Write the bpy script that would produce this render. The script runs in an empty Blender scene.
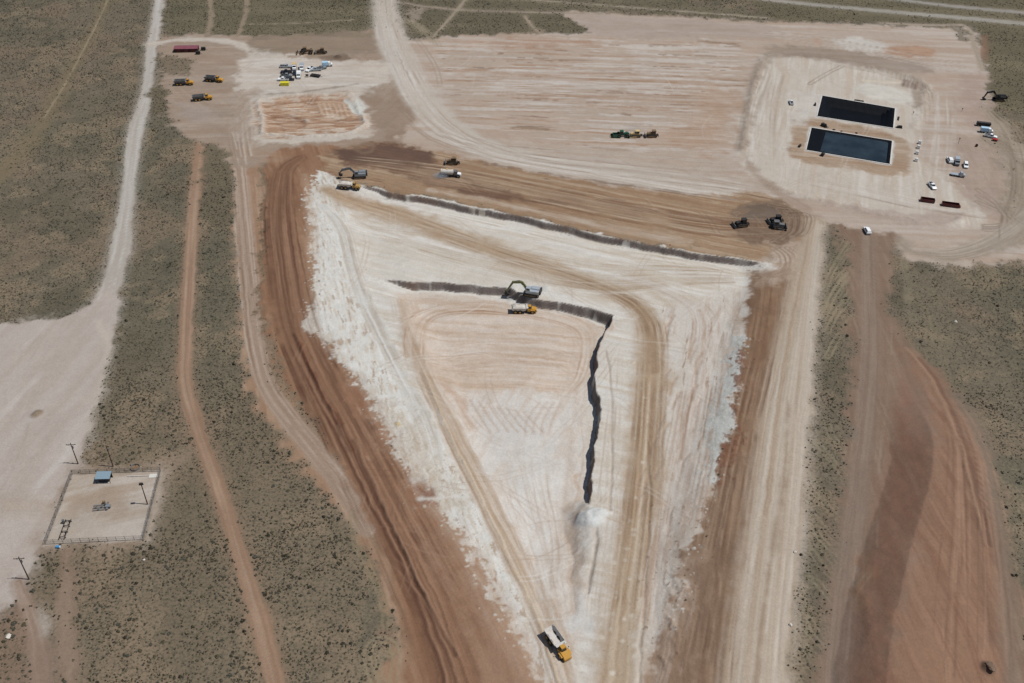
import bpy, bmesh, math, random
import numpy as np
from mathutils import Vector, Matrix

random.seed(7)
rng = np.random.default_rng(11)
C = bpy.context.scene.collection
PI = math.pi

# ------------------------------------------------------------------ camera
F, PITCH, ROLL, CAMH = 950.0, math.radians(38.7), math.radians(1.6), 230.0
cam_d = bpy.data.cameras.new('camera')
cam = bpy.data.objects.new('camera', cam_d); C.objects.link(cam)
cam_d.sensor_width = 36.0
cam_d.lens = 36.0 * F / 1024.0
cam_d.clip_start, cam_d.clip_end = 1.0, 20000.0
CM = Matrix.Rotation(PI / 2 - PITCH, 3, 'X') @ Matrix.Rotation(ROLL, 3, 'Z')
cam.matrix_world = Matrix.Translation((0, 0, CAMH)) @ CM.to_4x4()
bpy.context.scene.camera = cam
CMn = np.array(CM)

def ray(px, py):
    return CMn @ np.array([px - 512.0, -(py - 341.5), -F])

def atz(px, py, z=0.0):
    """the point of the horizontal plane z that a traced outline point belongs to"""
    d = ray(px, py)
    t = (z - CAMH) / d[2]
    return np.array([d[0] * t, d[1] * t])

def mpp(px, py):
    """metres per photo pixel at a ground point (used only to size traced widths)"""
    d = ray(px, py)
    return CAMH / -d[2]

# ------------------------------------------------------------------ light
SUN_EL, SUN_AZ = math.radians(63.0), math.radians(94.0)      # azimuth clockwise from +Y
sd = Vector((math.sin(SUN_AZ) * math.cos(SUN_EL), math.cos(SUN_AZ) * math.cos(SUN_EL), math.sin(SUN_EL)))
sun_d = bpy.data.lights.new('sun', 'SUN'); sun_d.energy = 3.7; sun_d.angle = math.radians(0.5)
sun_d.color = (1.0, 0.98, 0.945)
sun = bpy.data.objects.new('sun', sun_d); C.objects.link(sun)
sun.rotation_euler = sd.to_track_quat('Z', 'Y').to_euler(); sun.location = (0, 300, 300)
w = bpy.data.worlds.new('World'); bpy.context.scene.world = w; w.use_nodes = True
nt = w.node_tree; bg = nt.nodes['Background']
sky = nt.nodes.new('ShaderNodeTexSky'); sky.sky_type = 'NISHITA'; sky.sun_disc = False
sky.sun_elevation = SUN_EL; sky.sun_rotation = SUN_AZ
nt.links.new(sky.outputs[0], bg.inputs[0]); bg.inputs[1].default_value = 0.06
vs = bpy.context.scene.view_settings
vs.view_transform = 'Standard'; vs.look = 'None'; vs.gamma = 1.0; vs.exposure = 0.0; vs.use_curve_mapping = False
KLIGHT = 1.27

def s2l(c):
    c = np.asarray(c, float) / 255.0
    return np.where(c <= 0.04045, c / 12.92, ((c + 0.055) / 1.055) ** 2.4)

def alb(c):
    return s2l(c) / KLIGHT

# ------------------------------------------------------------------ noise
def hsh(ix, iy, seed):
    h = (ix.astype(np.int64) * 374761393 + iy.astype(np.int64) * 668265263 + seed * 1274126177) & 0xFFFFFFFF
    h = ((h ^ (h >> 13)) * 1274126177) & 0xFFFFFFFF
    h = h ^ (h >> 16)
    return (h & 0xFFFFFF).astype(np.float64) / 0xFFFFFF

def vn(x, y, seed=0):
    x0 = np.floor(x); y0 = np.floor(y)
    fx = x - x0; fy = y - y0
    fx = fx * fx * fx * (fx * (fx * 6 - 15) + 10); fy = fy * fy * fy * (fy * (fy * 6 - 15) + 10)
    a = hsh(x0, y0, seed); b = hsh(x0 + 1, y0, seed); c = hsh(x0, y0 + 1, seed); d = hsh(x0 + 1, y0 + 1, seed)
    return ((a + (b - a) * fx) * (1 - fy) + (c + (d - c) * fx) * fy) * 2 - 1

def fbm(x, y, seed=0, n=3, g=0.5):
    s = 0; a = 1; t = 0; f = 1
    for k in range(n):
        ca, sa = math.cos(0.6 * k), math.sin(0.6 * k)
        s = s + a * vn((x * ca - y * sa) * f + 17.3 * k, (x * sa + y * ca) * f - 9.1 * k, seed + k * 7); t += a; a *= g; f *= 2.03
    return s / t * 1.5

def sfbm(v, u, seed, n=3):
    """streaks: fine across v, long along u"""
    s = 0; a = 1; t = 0; f = 1
    for k in range(n):
        s = s + a * vn(v * f + 3.7 * k, u * (1 + 0.5 * k), seed + 5 * k); t += a; a *= 0.65; f *= 2.1
    return s / t * 1.6

def sstep(a, b, x):
    t = np.clip((x - a) / (b - a), 0, 1)
    return t * t * (3 - 2 * t)

# ------------------------------------------------------------------ grid of the ground sheet
def spaced(lo, hi, f):
    out = [lo]
    while out[-1] < hi:
        out.append(out[-1] + f(out[-1]))
    return out

xp = spaced(0, 150, lambda x: 0.38) 
xp += spaced(xp[-1], 400, lambda x: 0.72)[1:]
xp += spaced(xp[-1], 6000, lambda x: max(1.0, (x - 398) * 0.35))[1:]
GX = np.array([-v for v in xp[:0:-1]] + xp)
yp = spaced(120, 700, lambda y: (0.42 if 305 < y < 492 else 0.92 * (y * y + CAMH ** 2) / (950 * CAMH)) if y > 150 else 0.36)
yl = [120 - v for v in spaced(0, 3000, lambda t: max(0.5, t * 0.4))[1:]][::-1]
yp = yl + yp + spaced(yp[-1], 9000, lambda y: max(2.5, (y - 700) * 0.35))[1:]
GY = np.array(yp)
XX, YY = np.meshgrid(GX, GY)
print('grid', XX.shape)
NB = fbm(XX / 55, YY / 55, 3, 3)          # broad
NM = fbm(XX / 13, YY / 13, 21, 3)         # medium
NS = fbm(XX / 3.2, YY / 3.2, 43, 3)       # small
NF = fbm(XX / 1.1, YY / 1.1, 61, 2)       # fine
WX = fbm(XX / 6, YY / 6, 81, 3); WY = fbm(XX / 6, YY / 6, 97, 3)

def cat(pts, n=8):
    """Catmull-Rom through rows of any width"""
    P = np.asarray(pts, float)
    if len(P) < 3: 
        t = np.linspace(0, 1, n + 1)[:, None]
        return P[0] * (1 - t) + P[-1] * t
    Q = np.vstack([2 * P[0] - P[1], P, 2 * P[-1] - P[-2]])
    out = []
    for i in range(1, len(Q) - 2):
        for k in range(n):
            t = k / n
            out.append(0.5 * (2 * Q[i] + (Q[i + 1] - Q[i - 1]) * t + (2 * Q[i - 1] - 5 * Q[i] + 4 * Q[i + 1] - Q[i + 2]) * t * t
                              + (3 * Q[i] - Q[i - 1] - 3 * Q[i + 1] + Q[i + 2]) * t ** 3))
    out.append(P[-1])
    return np.array(out)

def inside(poly, x, y):
    r = np.zeros(np.shape(x), bool)
    n = len(poly)
    for i in range(n):
        x1, y1 = poly[i]; x2, y2 = poly[(i + 1) % n]
        if y1 == y2: continue
        c = ((y1 > y) != (y2 > y)) & (x < (x2 - x1) * (y - y1) / (y2 - y1) + x1)
        r ^= c
    return r

def dline(pts, x, y, closed=False):
    """distance, signed side, arc length, parameter index along a polyline"""
    best = np.full(np.shape(x), 1e18); side = np.zeros(np.shape(x)); uu = np.zeros(np.shape(x)); ii = np.zeros(np.shape(x))
    L = 0.0
    n = len(pts)
    for i in range(n if closed else n - 1):
        a = pts[i][:2]; b = pts[(i + 1) % n][:2]
        d = b - a; l2 = d @ d
        if l2 < 1e-9: continue
        t = np.clip(((x - a[0]) * d[0] + (y - a[1]) * d[1]) / l2, 0, 1)
        ex = x - a[0] - t * d[0]; ey = y - a[1] - t * d[1]
        q = ex * ex + ey * ey
        m = q < best
        best = np.where(m, q, best)
        l = math.sqrt(l2)
        side = np.where(m, np.sign(d[0] * ey - d[1] * ex), side)
        uu = np.where(m, L + t * l, uu); ii = np.where(m, i + t, ii)
        L += l
    return np.sqrt(best), side, uu, ii

def gline(pts, S, x, y, maxd, closed=False):
    """dline() over a block of the grid, only within maxd of the line"""
    J0, I0 = S[0].start, S[1].start; nj, ni = x.shape
    best = np.full(x.shape, (maxd * 1.02) ** 2); side = np.ones(x.shape); uu = np.zeros(x.shape); ii = np.zeros(x.shape)
    L = 0.0; n = len(pts); pad = maxd + 7.0
    for i in range(n if closed else n - 1):
        a = pts[i][:2]; b = pts[(i + 1) % n][:2]; d = b - a; l2 = d @ d
        if l2 < 1e-9: continue
        l = math.sqrt(l2)
        i0 = max(np.searchsorted(GX, min(a[0], b[0]) - pad) - I0, 0); i1 = min(np.searchsorted(GX, max(a[0], b[0]) + pad) - I0, ni)
        j0 = max(np.searchsorted(GY, min(a[1], b[1]) - pad) - J0, 0); j1 = min(np.searchsorted(GY, max(a[1], b[1]) + pad) - J0, nj)
        if i1 > i0 and j1 > j0:
            q = (slice(j0, j1), slice(i0, i1))
            ax = x[q] - a[0]; ay = y[q] - a[1]
            t = np.clip((ax * d[0] + ay * d[1]) / l2, 0, 1)
            ex = ax - t * d[0]; ey = ay - t * d[1]; r = ex * ex + ey * ey
            m = r < best[q]
            best[q][m] = r[m]; side[q][m] = np.sign(d[0] * ey - d[1] * ex)[m]; uu[q][m] = (L + t * l)[m]; ii[q][m] = (i + t)[m]
        L += l
    return np.sqrt(best), side, uu, ii

def ginside(poly, S, x, y):
    J0 = S[0].start; nj = x.shape[0]; r = np.zeros(x.shape, bool); n = len(poly)
    for i in range(n):
        x1, y1 = poly[i][:2]; x2, y2 = poly[(i + 1) % n][:2]
        if y1 == y2: continue
        j0 = max(np.searchsorted(GY, min(y1, y2) - 8) - J0, 0); j1 = min(np.searchsorted(GY, max(y1, y2) + 8) - J0, nj)
        if j1 <= j0: continue
        yy = y[j0:j1]
        r[j0:j1] ^= ((y1 > yy) != (y2 > yy)) & (x[j0:j1] < (x2 - x1) * (yy - y1) / (y2 - y1) + x1)
    return r

# ------------------------------------------------------------------ relief of the cut (base shape, no roughness)
def W(pts, z=0.0):
    return np.array([atz(p[0], p[1], z) for p in pts])

def cl(pts, n=4):
    return cat(pts, n)

b_n = cl(W([(350, 183), (396, 193), (431, 198), (481, 208), (511, 214), (550, 222), (587, 231), (632, 241), (697, 252), (740, 258), (768, 263)]))
b_e = cl(W([(768, 263), (772, 285), (752, 330), (744, 380), (728, 430), (708, 500), (692, 560), (672, 640), (655, 720)], -1))
b_s = W([(655, 720), (550, 730)], -1)
b_w = cl(W([(550, 730), (515, 680), (478, 610), (430, 505), (380, 415), (330, 345), (316, 300), (320, 250), (316, 205), (330, 186), (350, 183)], -1))
i_n = cl(W([(372, 281), (390, 282), (411, 284), (436, 285), (476, 287), (506, 291), (527, 299), (550, 303), (577, 307), (614, 317)], -4.5))
i_e = cl(W([(614, 317), (609, 328), (601, 343), (597, 356), (598, 368), (595, 380), (599, 402), (600, 420), (597, 437), (594, 460), (592, 484), (588, 510)], -4.5), 5)
i_e2 = cl(W([(588, 510), (590, 530), (590, 550), (584, 590), (575, 640)], -4))
i_s = W([(575, 640), (540, 640)], -3)
i_w = cl(W([(540, 640), (505, 560), (470, 490), (440, 425), (418, 365), (396, 315), (372, 281)], -5))
POND = [W([(822.4, 95.8), (894.9, 108.5), (893, 128.2), (817.2, 116.4)]), W([(811.6, 127.8), (892, 141), (889.6, 164.3), (806.3, 150.2)])]
pile_c = cl(W([(905, 372), (926, 410), (934, 450), (929, 490), (912, 545), (898, 600), (888, 660), (884, 720)], 5.8), 3)   # crest of the stockpile

Z_B = (np.vstack([b_n, b_e, b_s, b_w]), [(b_n, 1.7), (b_e, 13.0), (b_s, 70.0), (b_w, 26.0)])
Z_I = (np.vstack([i_n, i_e, i_e2, i_s, i_w]), [(i_n, 1.8), (i_e, 1.1), (i_e2, 9.0), (i_s, 52.0), (i_w, 15.0)])

def zone(Z, x, y):
    poly, groups = Z
    lo = poly.min(0); hi = poly.max(0)
    m = (x > lo[0]) & (x < hi[0]) & (y > lo[1]) & (y < hi[1])
    out = np.zeros(np.shape(x))
    if not m.any(): return out
    xs = x[m]; ys = y[m]
    v = np.ones(len(xs))
    for pl, wd in groups:
        d = dline(pl, xs, ys)[0]
        v = np.minimum(v, sstep(0, wd, d))
    v[~inside(poly, xs, ys)] = 0
    out[m] = v
    return out

def Hbase(x, y):
    x = np.asarray(x, float); y = np.asarray(y, float)
    zi = zone(Z_I, x, y); dpi = np.full(x.shape, 3.7); mm = zi > 0
    if mm.any(): dpi[mm] += 1.2 * (1 - sstep(3, 28, dline(i_e, x[mm], y[mm])[0]))
    h = -3.1 * zone(Z_B, x, y) - dpi * zi
    for pd in POND:
        m = inside(pd, x, y)
        if m.any():
            d = dline(pd, x[m], y[m], True)[0]
            h[m] -= 3.6 * sstep(0.2, 6.0, d)
    # stockpile: steep west face, long slope to the east
    lo = pile_c.min(0) - 60; hi = pile_c.max(0) + 60
    m = (x > lo[0]) & (x < hi[0]) & (y > lo[1]) & (y < hi[1])
    if m.any():
        d, s, u, i = dline(pile_c, x[m], y[m])
        fade = sstep(0, 45, u) 
        # the crest line runs towards the camera, its left is east
        prof = np.where(s > 0, 1 - sstep(4, 55.0, d), 1 - np.clip(d / 12.5, 0, 1))
        h[m] += 6.0 * fade * prof
    return h

H0 = Hbase(XX, YY)

def h0(x, y):
    i = min(max(int(np.searchsorted(GX, x)) - 1, 0), len(GX) - 2); j = min(max(int(np.searchsorted(GY, y)) - 1, 0), len(GY) - 2)
    fx = (x - GX[i]) / (GX[i + 1] - GX[i]); fy = (y - GY[j]) / (GY[j + 1] - GY[j])
    return (H0[j, i] * (1 - fx) + H0[j, i + 1] * fx) * (1 - fy) + (H0[j + 1, i] * (1 - fx) + H0[j + 1, i + 1] * fx) * fy

def at(px, py, z=None):
    """the ground point a traced outline point belongs to"""
    if z is not None: return atz(px, py, z)
    z = 0.0
    for k in range(14):
        p = atz(px, py, z)
        z = 0.5 * z + 0.5 * h0(p[0], p[1])
    return atz(px, py, z)

def T(pts):
    """traced outline -> world metres; a third number is a half width in photo pixels"""
    out = []
    for p in pts:
        q = list(at(p[0], p[1]))
        if len(p) > 2: q.append(p[2] * mpp(p[0], p[1]))
        out.append(q)
    return np.array(out)

# ------------------------------------------------------------------ paint (worn soil colours by place, in world metres)
COL = np.zeros(XX.shape + (3,)); SCR = np.ones(XX.shape); HADD = np.zeros(XX.shape); ROUGH = np.zeros(XX.shape)

def sl(lo, hi):
    i0, i1 = np.searchsorted(GX, [lo[0], hi[0]]); j0, j1 = np.searchsorted(GY, [lo[1], hi[1]])
    return (slice(max(j0 - 1, 0), j1 + 1), slice(max(i0 - 1, 0), i1 + 1))

def put(S, m, col, scr=0.0, rough=None):
    m3 = m[..., None]
    COL[S] = COL[S] * (1 - m3) + col * m3
    if scr is not None: SCR[S] = SCR[S] * (1 - m) + scr * m
    if rough is not None: ROUGH[S] = ROUGH[S] * (1 - m) + rough * m

def tint(base, parts, k=0.72):
    """base colour pushed towards others: parts = [(colour, field 0..1)]"""
    c = alb(base) * np.ones(parts[0][1].shape + (3,)) if parts else alb(base)
    for cc, f in parts:
        f = np.clip(f, 0, 1)[..., None] * k
        c = c * (1 - f) + alb(cc) * f
    return c

HALO = 5.0

def dusting(S, m, col):
    """thin spilled dust round worked ground; thins the scrub too, paints only where scrub grows"""
    m = m * sstep(0.2, 0.7, SCR[S])
    put(S, np.clip(m * (0.8 + 0.6 * NS[S]), 0, 1), alb(col) * 0.92 * np.ones(m.shape + (3,)), 0.25)

def area(pts, col, feather=2.0, warp=2.0, alt=None, streak=None, contour=False, op=1.0, scr=0.0, rough=None, smooth=True, amp=0.10, breakup=0.0, seed=1):
    """filled patch. alt=[(colour, threshold, width)] follow streak noise; streak = (angle deg, metres across, metres along)"""
    P = T(pts)
    if smooth:
        P = cat(np.vstack([P, P[:1]]), 5)[:-1]
    S = sl(P.min(0) - feather - warp * 1.5 - HALO, P.max(0) + feather + warp * 1.5 + HALO)
    x = XX[S] + WX[S] * warp + NS[S] * warp * 0.3; y = YY[S] + WY[S] * warp + NF[S] * warp * 0.25
    d = gline(P, S, x, y, 60.0 if contour else feather + abs(breakup) * 4 + 1 + HALO, True)[0]
    sdist = np.where(ginside(P, S, x, y), d, -d)
    if scr == 0.0: dusting(S, sstep(-feather - HALO, feather, sdist + 1.6 * NS[S]) ** 2 * 0.5 * op, col)
    m = sstep(-feather, feather, sdist + breakup * (NS[S] * 0.9 + NF[S] * 1.1)) * op
    if contour:
        v, u = d + NM[S] * 0.8, (np.arctan2(y - P[:, 1].mean(), x - P[:, 0].mean())) * 30
    else:
        a = math.radians(streak[0] if streak else 0)
        u = XX[S] * math.cos(a) + YY[S] * math.sin(a); v = -XX[S] * math.sin(a) + YY[S] * math.cos(a) + NM[S] * 0.7
    va, ua = (streak[1], streak[2]) if streak else (4.0, 12.0)
    n = sfbm(v / va, u / ua, seed * 13 + 5)
    n2 = fbm(XX[S] / (va * 2.3), YY[S] / (va * 2.3), seed * 17 + 3, 3)
    parts = []
    for k, (cc, th, wd) in enumerate(alt or []):
        nn = sfbm(v / va + 31 * k, u / ua + 7 * k, seed * 13 + 5 + 100 * (k + 1)) if k else n
        parts.append((cc, sstep(th - wd, th + wd, nn + 0.35 * n2)))
    c = tint(col, parts) if parts else alb(col) * np.ones(m.shape + (3,))
    c = c * (1 + amp * (n * 0.7 + NS[S] * 0.3 + NM[S] * 0.4))[..., None]
    put(S, m, c, scr, rough)
    return S, m

def ribbon(pts, col, feather=1.0, warp=1.0, alt=None, va=1.3, ua=60.0, op=1.0, scr=0.0, amp=0.10, seed=1, ruts=0.0, rough=None, edge=None):
    P = cat(T(pts), 4)
    hwmax = P[:, 2].max()
    S = sl(P[:, :2].min(0) - hwmax - feather - warp - HALO, P[:, :2].max(0) + hwmax + feather + warp + HALO)
    x = XX[S] + WX[S] * warp * 0.2; y = YY[S] + WY[S] * warp * 0.2
    d, s, u, i = gline(P, S, x, y, hwmax + feather + warp + 1 + HALO)
    hw = np.interp(i, np.arange(len(P)), P[:, 2])
    if scr == 0.0: dusting(S, (1 - sstep(hw, hw + feather + HALO, d + 1.6 * NS[S])) ** 2 * 0.5 * op, col)
    m = (1 - sstep(hw - feather, hw + feather, d + (NS[S] * 0.3 + 0.5 * WX[S]) * warp)) * op
    v = d * s / np.maximum(hw, 0.1) * hw.mean()
    n = sfbm(v / va, u / ua, seed * 11 + 2)
    parts = []
    for k, (cc, th, wd) in enumerate(alt or []):
        nn = sfbm(v / va + 31 * k, u / ua + 7 * k, seed * 13 + 5 + 100 * (k + 1)) if k else n
        parts.append((cc, sstep(th - wd, th + wd, nn)))
    c = tint(col, parts) if parts else alb(col) * np.ones(m.shape + (3,))
    c = c * (1 + amp * (n * 0.7 + NM[S] * 0.4 + NS[S] * 0.2))[..., None]
    put(S, m, c, scr, rough)
    if ruts: HADD[S] += ruts * n * m
    return S, m

def track(pts, col, width=0.45, gauge=2.2, op=0.5, scr=None, world=False):
    """a pair of wheel marks"""
    P = cat(np.asarray(pts, float) if world else T(pts), 4)[:, :2]
    S = sl(P.min(0) - 4, P.max(0) + 4)
    x = XX[S] + WX[S] * 0.2; y = YY[S] + WY[S] * 0.2
    d, _s, _u, ii = gline(P, S, x, y, gauge + 2)
    dd = np.abs(d - gauge / 2) if gauge else d
    m = (1 - sstep(width * 0.4, width * 1.3, dd)) * op * (0.75 + 0.4 * NM[S])
    if world: m = m * sstep(0.02, 0.3, ii / len(P)) * sstep(0.98, 0.7, ii / len(P))
    m = np.clip(m, 0, 1)
    put(S, m, alb(col) * np.ones(m.shape + (3,)), None)
    SCR[S] *= (1 - 0.9 * m)

def groove(pts, width=0.8, depth=-0.5, col=None, op=0.8):
    P = cat(T(pts), 4)[:, :2]
    S = sl(P.min(0) - 6, P.max(0) + 6)
    x = XX[S] + WX[S] * 0.35; y = YY[S] + WY[S] * 0.35
    d = gline(P, S, x, y, width * 3 + 1)[0]
    m = np.exp(-(d / width) ** 2)
    HADD[S] += depth * m * (0.8 + 0.5 * NS[S])
    if col is not None: put(S, m * op, alb(col) * np.ones(m.shape + (3,)), None)

def mound(px, py, r, h, col=None, seed=0):
    c = at(px, py)
    S = sl(c - r * 1.6, c + r * 1.6)
    d = np.hypot(XX[S] - c[0] + WX[S] * r * 0.3, YY[S] - c[1] + WY[S] * r * 0.3)
    m = 1 - sstep(r * 0.15, r, d)
    HADD[S] += h * m * (1 + 0.25 * NS[S])
    if col is not None: put(S, np.clip(m * 1.6, 0, 1), alb(col) * (1 + 0.08 * NS[S])[..., None], 0.0, 0.5)

def bundle(pts, n, cols, op=0.35, wd=0.28, lmin=0.25, wander=0.1, relief=0.0):
    """many separate wheel and blade marks running with a lane"""
    P = cat(T(pts), 4); c = P[:, :2]; hw = P[:, 2]
    tg = np.gradient(c, axis=0); tg /= np.linalg.norm(tg, axis=1)[:, None] + 1e-9; nr = np.stack([-tg[:, 1], tg[:, 0]], -1)
    k = len(c); pal_ = alb(cols)
    for q in range(n):
        ln = max(4, int(k * rng.uniform(lmin, 1.0))); a = int(rng.integers(0, max(1, k - ln + 1)))
        o = rng.uniform(-1, 1); t = np.arange(ln)
        off = o + wander * (np.sin(t * rng.uniform(0.05, 0.2) + rng.uniform(0, 6)) + rng.uniform(-1.5, 1.5) * (t / ln - 0.5) * 2)
        L_ = c[a:a + ln] + nr[a:a + ln] * (off * hw[a:a + ln])[:, None]
        S = sl(L_.min(0) - 3, L_.max(0) + 3)
        if S[0].stop - S[0].start < 2 or S[1].stop - S[1].start < 2: continue
        x = XX[S] + WX[S] * 0.15; y = YY[S] + WY[S] * 0.15
        d, sd_, uu, ii = gline(L_, S, x, y, 2.0)
        wq = wd * rng.uniform(0.7, 1.6)
        fade = sstep(0, 0.15, ii / ln) * sstep(1.0, 0.85, ii / ln)
        m = np.exp(-(d / wq) ** 2) * (d < 2) * fade * op * rng.uniform(0.35, 1.15) * np.clip(0.75 + 0.9 * NM[S] + 0.4 * NB[S], 0.1, 1.6)
        m = np.clip(m, 0, 0.9)
        put(S, m, pal_[rng.integers(0, len(pal_))] * np.ones(m.shape + (3,)), None)
        if relief: HADD[S] -= relief * m

def scatter(poly, n, L, cols, op=0.3, head=None):
    """odd crossing wheel tracks and turning scuffs"""
    P = T(poly); lo = P.min(0); hi = P.max(0); k = 0
    while k < n:
        c = rng.uniform(lo, hi)
        if not inside(P, np.array([c[0]]), np.array([c[1]]))[0]: continue
        k += 1
        h = rng.uniform(0, 6.28) if head is None else head + rng.normal(0, 0.5); cu = rng.normal(0, 0.05); pts = [c]
        for j in range(int(L * rng.uniform(0.4, 1.2) / 3)):
            h += cu + rng.normal(0, 0.02); c = c + 3 * np.array([math.cos(h), math.sin(h)])
            if not inside(P, np.array([c[0]]), np.array([c[1]]))[0]: break
            pts.append(c)
        if len(pts) > 4: track(np.array(pts), cols[int(rng.integers(0, len(cols)))], 0.35, rng.choice([0, 1.9, 2.4]), op * rng.uniform(0.35, 1.0), world=True)

def clods(pts, spread, n, col, r0=0.25, r1=0.9, relief=0.45):
    """broken lumps strewn about an edge"""
    P = cat(T(pts), 4)[:, :2]; cc = alb(col)
    for k in range(n):
        c = P[int(rng.integers(0, len(P)))] + rng.normal(0, spread, 2); r = rng.uniform(r0, r1) * rng.uniform(0.5, 1)
        S = sl(c - r * 2, c + r * 2)
        m = 1 - sstep(0.5, 1.2, np.hypot((XX[S] - c[0]) * rng.uniform(0.7, 1.4), YY[S] - c[1]) / r + 0.3 * NF[S])
        put(S, m * rng.uniform(0.5, 1), cc * rng.uniform(0.85, 1.08) * np.ones(m.shape + (3,)), None); HADD[S] += relief * r * m
# ---- open range
COL[:] = tint((119, 107, 89), [((104, 98, 80), sstep(-0.35, 0.5, NB)), ((134, 114, 94), sstep(0.1, 0.7, fbm(XX / 24, YY / 24, 301, 3))),
                              ((98, 91, 74), sstep(0.2, 0.8, fbm(XX / 18, YY / 30, 302, 3))), ((142, 123, 100), sstep(0.2, 0.55, NM) * 0.95)])
COL *= (1 + 0.10 * NS + 0.05 * NF)[..., None]
# warmer bare soil between the bushes towards the camera
S = sl(np.array([-200, 100]), np.array([-40, 300]))
m = sstep(300, 215, YY[S]) * 0.45
COL[S] = COL[S] * (1 - m[..., None]) + alb((138, 117, 95)) * m[..., None]
# faint old trail and pipeline scar over the far scrub
ribbon([(112, -8, 5), (95, 25, 5), (78, 58, 6), (60, 90, 8), (35, 135, 10), (8, 165, 12), (-30, 200, 14)], (126, 110, 84), 4, 4, op=0.85, scr=0.4, seed=2)
track([(110, -5), (96, 25), (79, 58), (66, 82), (44, 118)], (156, 140, 112), 0.7, 0, 0.9)
track([(2, 225), (60, 223), (110, 226)], (128, 114, 92), 0.5, 0, 0.5)
track([(152, -5), (149, 20), (143, 55), (138, 90), (130, 140), (118, 200), (112, 235)], (120, 104, 84), 0.8, 0, 0.6)
track([(165, 178), (148, 192), (138, 210), (133, 232)], (128, 116, 92), 0.6, 2.0, 0.5)
track([(218, 118), (190, 140), (150, 165)], (124, 112, 88), 0.5, 2.0, 0.4)

# ---- caliche road and pad on the left
ribbon([(161, -10, 5), (156, 25, 5.2), (151, 50, 5), (148, 80, 4.5), (142, 110, 6.5), (136, 130, 7.5), (131, 165, 6.5), (128, 195, 6.5), (124, 222, 7.5), (121, 245, 9.5), (114, 275, 9), (106, 300, 11), (98, 322, 14)],
       (184, 175, 165), 0.8, 1.2, [((168, 156, 144), 0.1, 0.5), ((196, 190, 182), 0.5, 0.3)], 1.6, 60, amp=0.06, seed=3)
area([(-90, 325), (0, 323), (42, 320), (74, 315), (92, 300), (104, 290), (119, 300), (114, 320), (111, 340), (104, 372), (95, 410), (86, 445), (78, 468), (66, 490), (52, 525), (46, 548), (34, 565), (24, 585), (6, 604), (-90, 640)],
     (184, 171, 160), 1.0, 1.4, [((172, 156, 144), 0.0, 0.7), ((194, 183, 174), 0.4, 0.5)], (80, 6, 50), amp=0.045, seed=4)
ribbon([(98, 322, 3), (108, 350, 2.5), (98, 395, 2.5), (88, 435, 2.5)], (190, 176, 160), 1, 1.5, op=0.5, seed=5)
area([(-20, 496), (40, 500), (62, 506), (60, 514), (20, 516), (-20, 512)], (166, 148, 130), 3, 2, op=0.55, seed=6)
ribbon([(28, 424, 1.2), (24, 440, 1), (12, 470, 1), (-4, 500, 1)], (160, 146, 134), 0.8, 1, op=0.5)
area([(70, 470), (90, 462), (130, 466), (165, 459), (180, 449), (191, 452), (182, 468), (166, 486), (158, 510), (152, 535), (140, 546), (100, 552), (50, 553), (40, 546), (58, 512)],
     (150, 128, 108), 3, 3, op=0.75, scr=0.35, seed=7)
area([(72.5, 474), (161, 471), (143, 540), (45, 545)], (180, 165, 150), 0.6, 0.6, [((162, 142, 122), 0.25, 0.5), ((192, 180, 168), 0.4, 0.4)], (20, 4, 18), smooth=False, amp=0.06, seed=8)
area([(74, 494), (100, 486), (128, 497), (118, 510), (92, 518), (66, 516)], (160, 138, 116), 2.5, 3, op=0.6, seed=9)
ribbon([(163, 474, 2.5), (156, 505, 2.8), (148, 540, 3)], (176, 160, 144), 0.8, 1, op=0.7, seed=10)
# dirt tracks at the lower left
ribbon([(18, 582, 6), (30, 615, 9), (38, 650, 11), (44, 700, 13)], (146, 122, 105), 1.6, 1.5, [((162, 140, 124), 0.2, 0.4), ((128, 102, 86), 0.4, 0.4)], 1.5, 30, seed=11)
ribbon([(66, 553, 5), (66, 590, 8), (68, 640, 10), (72, 700, 11)], (148, 125, 106), 2, 2.5, [((132, 108, 90), 0.2, 0.5)], 1.6, 25, scr=0.12, seed=12)
area([(40, 612), (48, 620), (46, 640), (40, 636)], (178, 168, 156), 1.5, 1.5, op=0.6)
area([(-20, 600), (22, 606), (26, 640), (24, 690), (-20, 700)], (140, 112, 94), 4, 4, op=0.55, scr=0.5, seed=13)

# ---- long tan tracks through the scrub
ribbon([(203, 130, 5), (197, 170, 5), (193, 215, 5.6), (190, 260, 6.2), (187, 310, 6.6), (185, 350, 6.6), (184, 375, 6.6), (189, 402, 7), (203, 445, 7.5), (221, 495, 8), (240, 555, 8.5), (259, 620, 9.5), (280, 700, 10.5)],
       (156, 125, 101), 0.7, 0.9, [((138, 108, 85), 0.2, 0.4), ((170, 142, 120), 0.4, 0.4)], 0.9, 80, seed=14)
area([(232, 160), (246, 150), (262, 170), (262, 250), (264, 320), (275, 372), (305, 425), (335, 470), (362, 520), (384, 560), (398, 600), (404, 640), (414, 710), (370, 710), (384, 670), (396, 640), (385, 600), (368, 560), (345, 520), (318, 485), (290, 450), (262, 415), (247, 375), (244, 330), (240, 250)],
     (160, 128, 102), 2.0, 2.6, [((146, 112, 86), 0.15, 0.5), ((172, 144, 120), 0.4, 0.5)], (105, 2.2, 40), scr=0.0, seed=15)
ribbon([(222, 118, 8), (236, 150, 7), (241, 190, 7.5), (246, 245, 8.5), (251, 300, 9), (256, 345, 9), (267, 385, 9.5), (290, 420, 10), (318, 455, 11), (345, 490, 11), (368, 530, 9)],
       (166, 143, 124), 1.0, 1.2, [((184, 166, 150), 0.2, 0.4), ((148, 120, 98), 0.2, 0.4)], 0.9, 90, seed=16, op=0.9)
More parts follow.
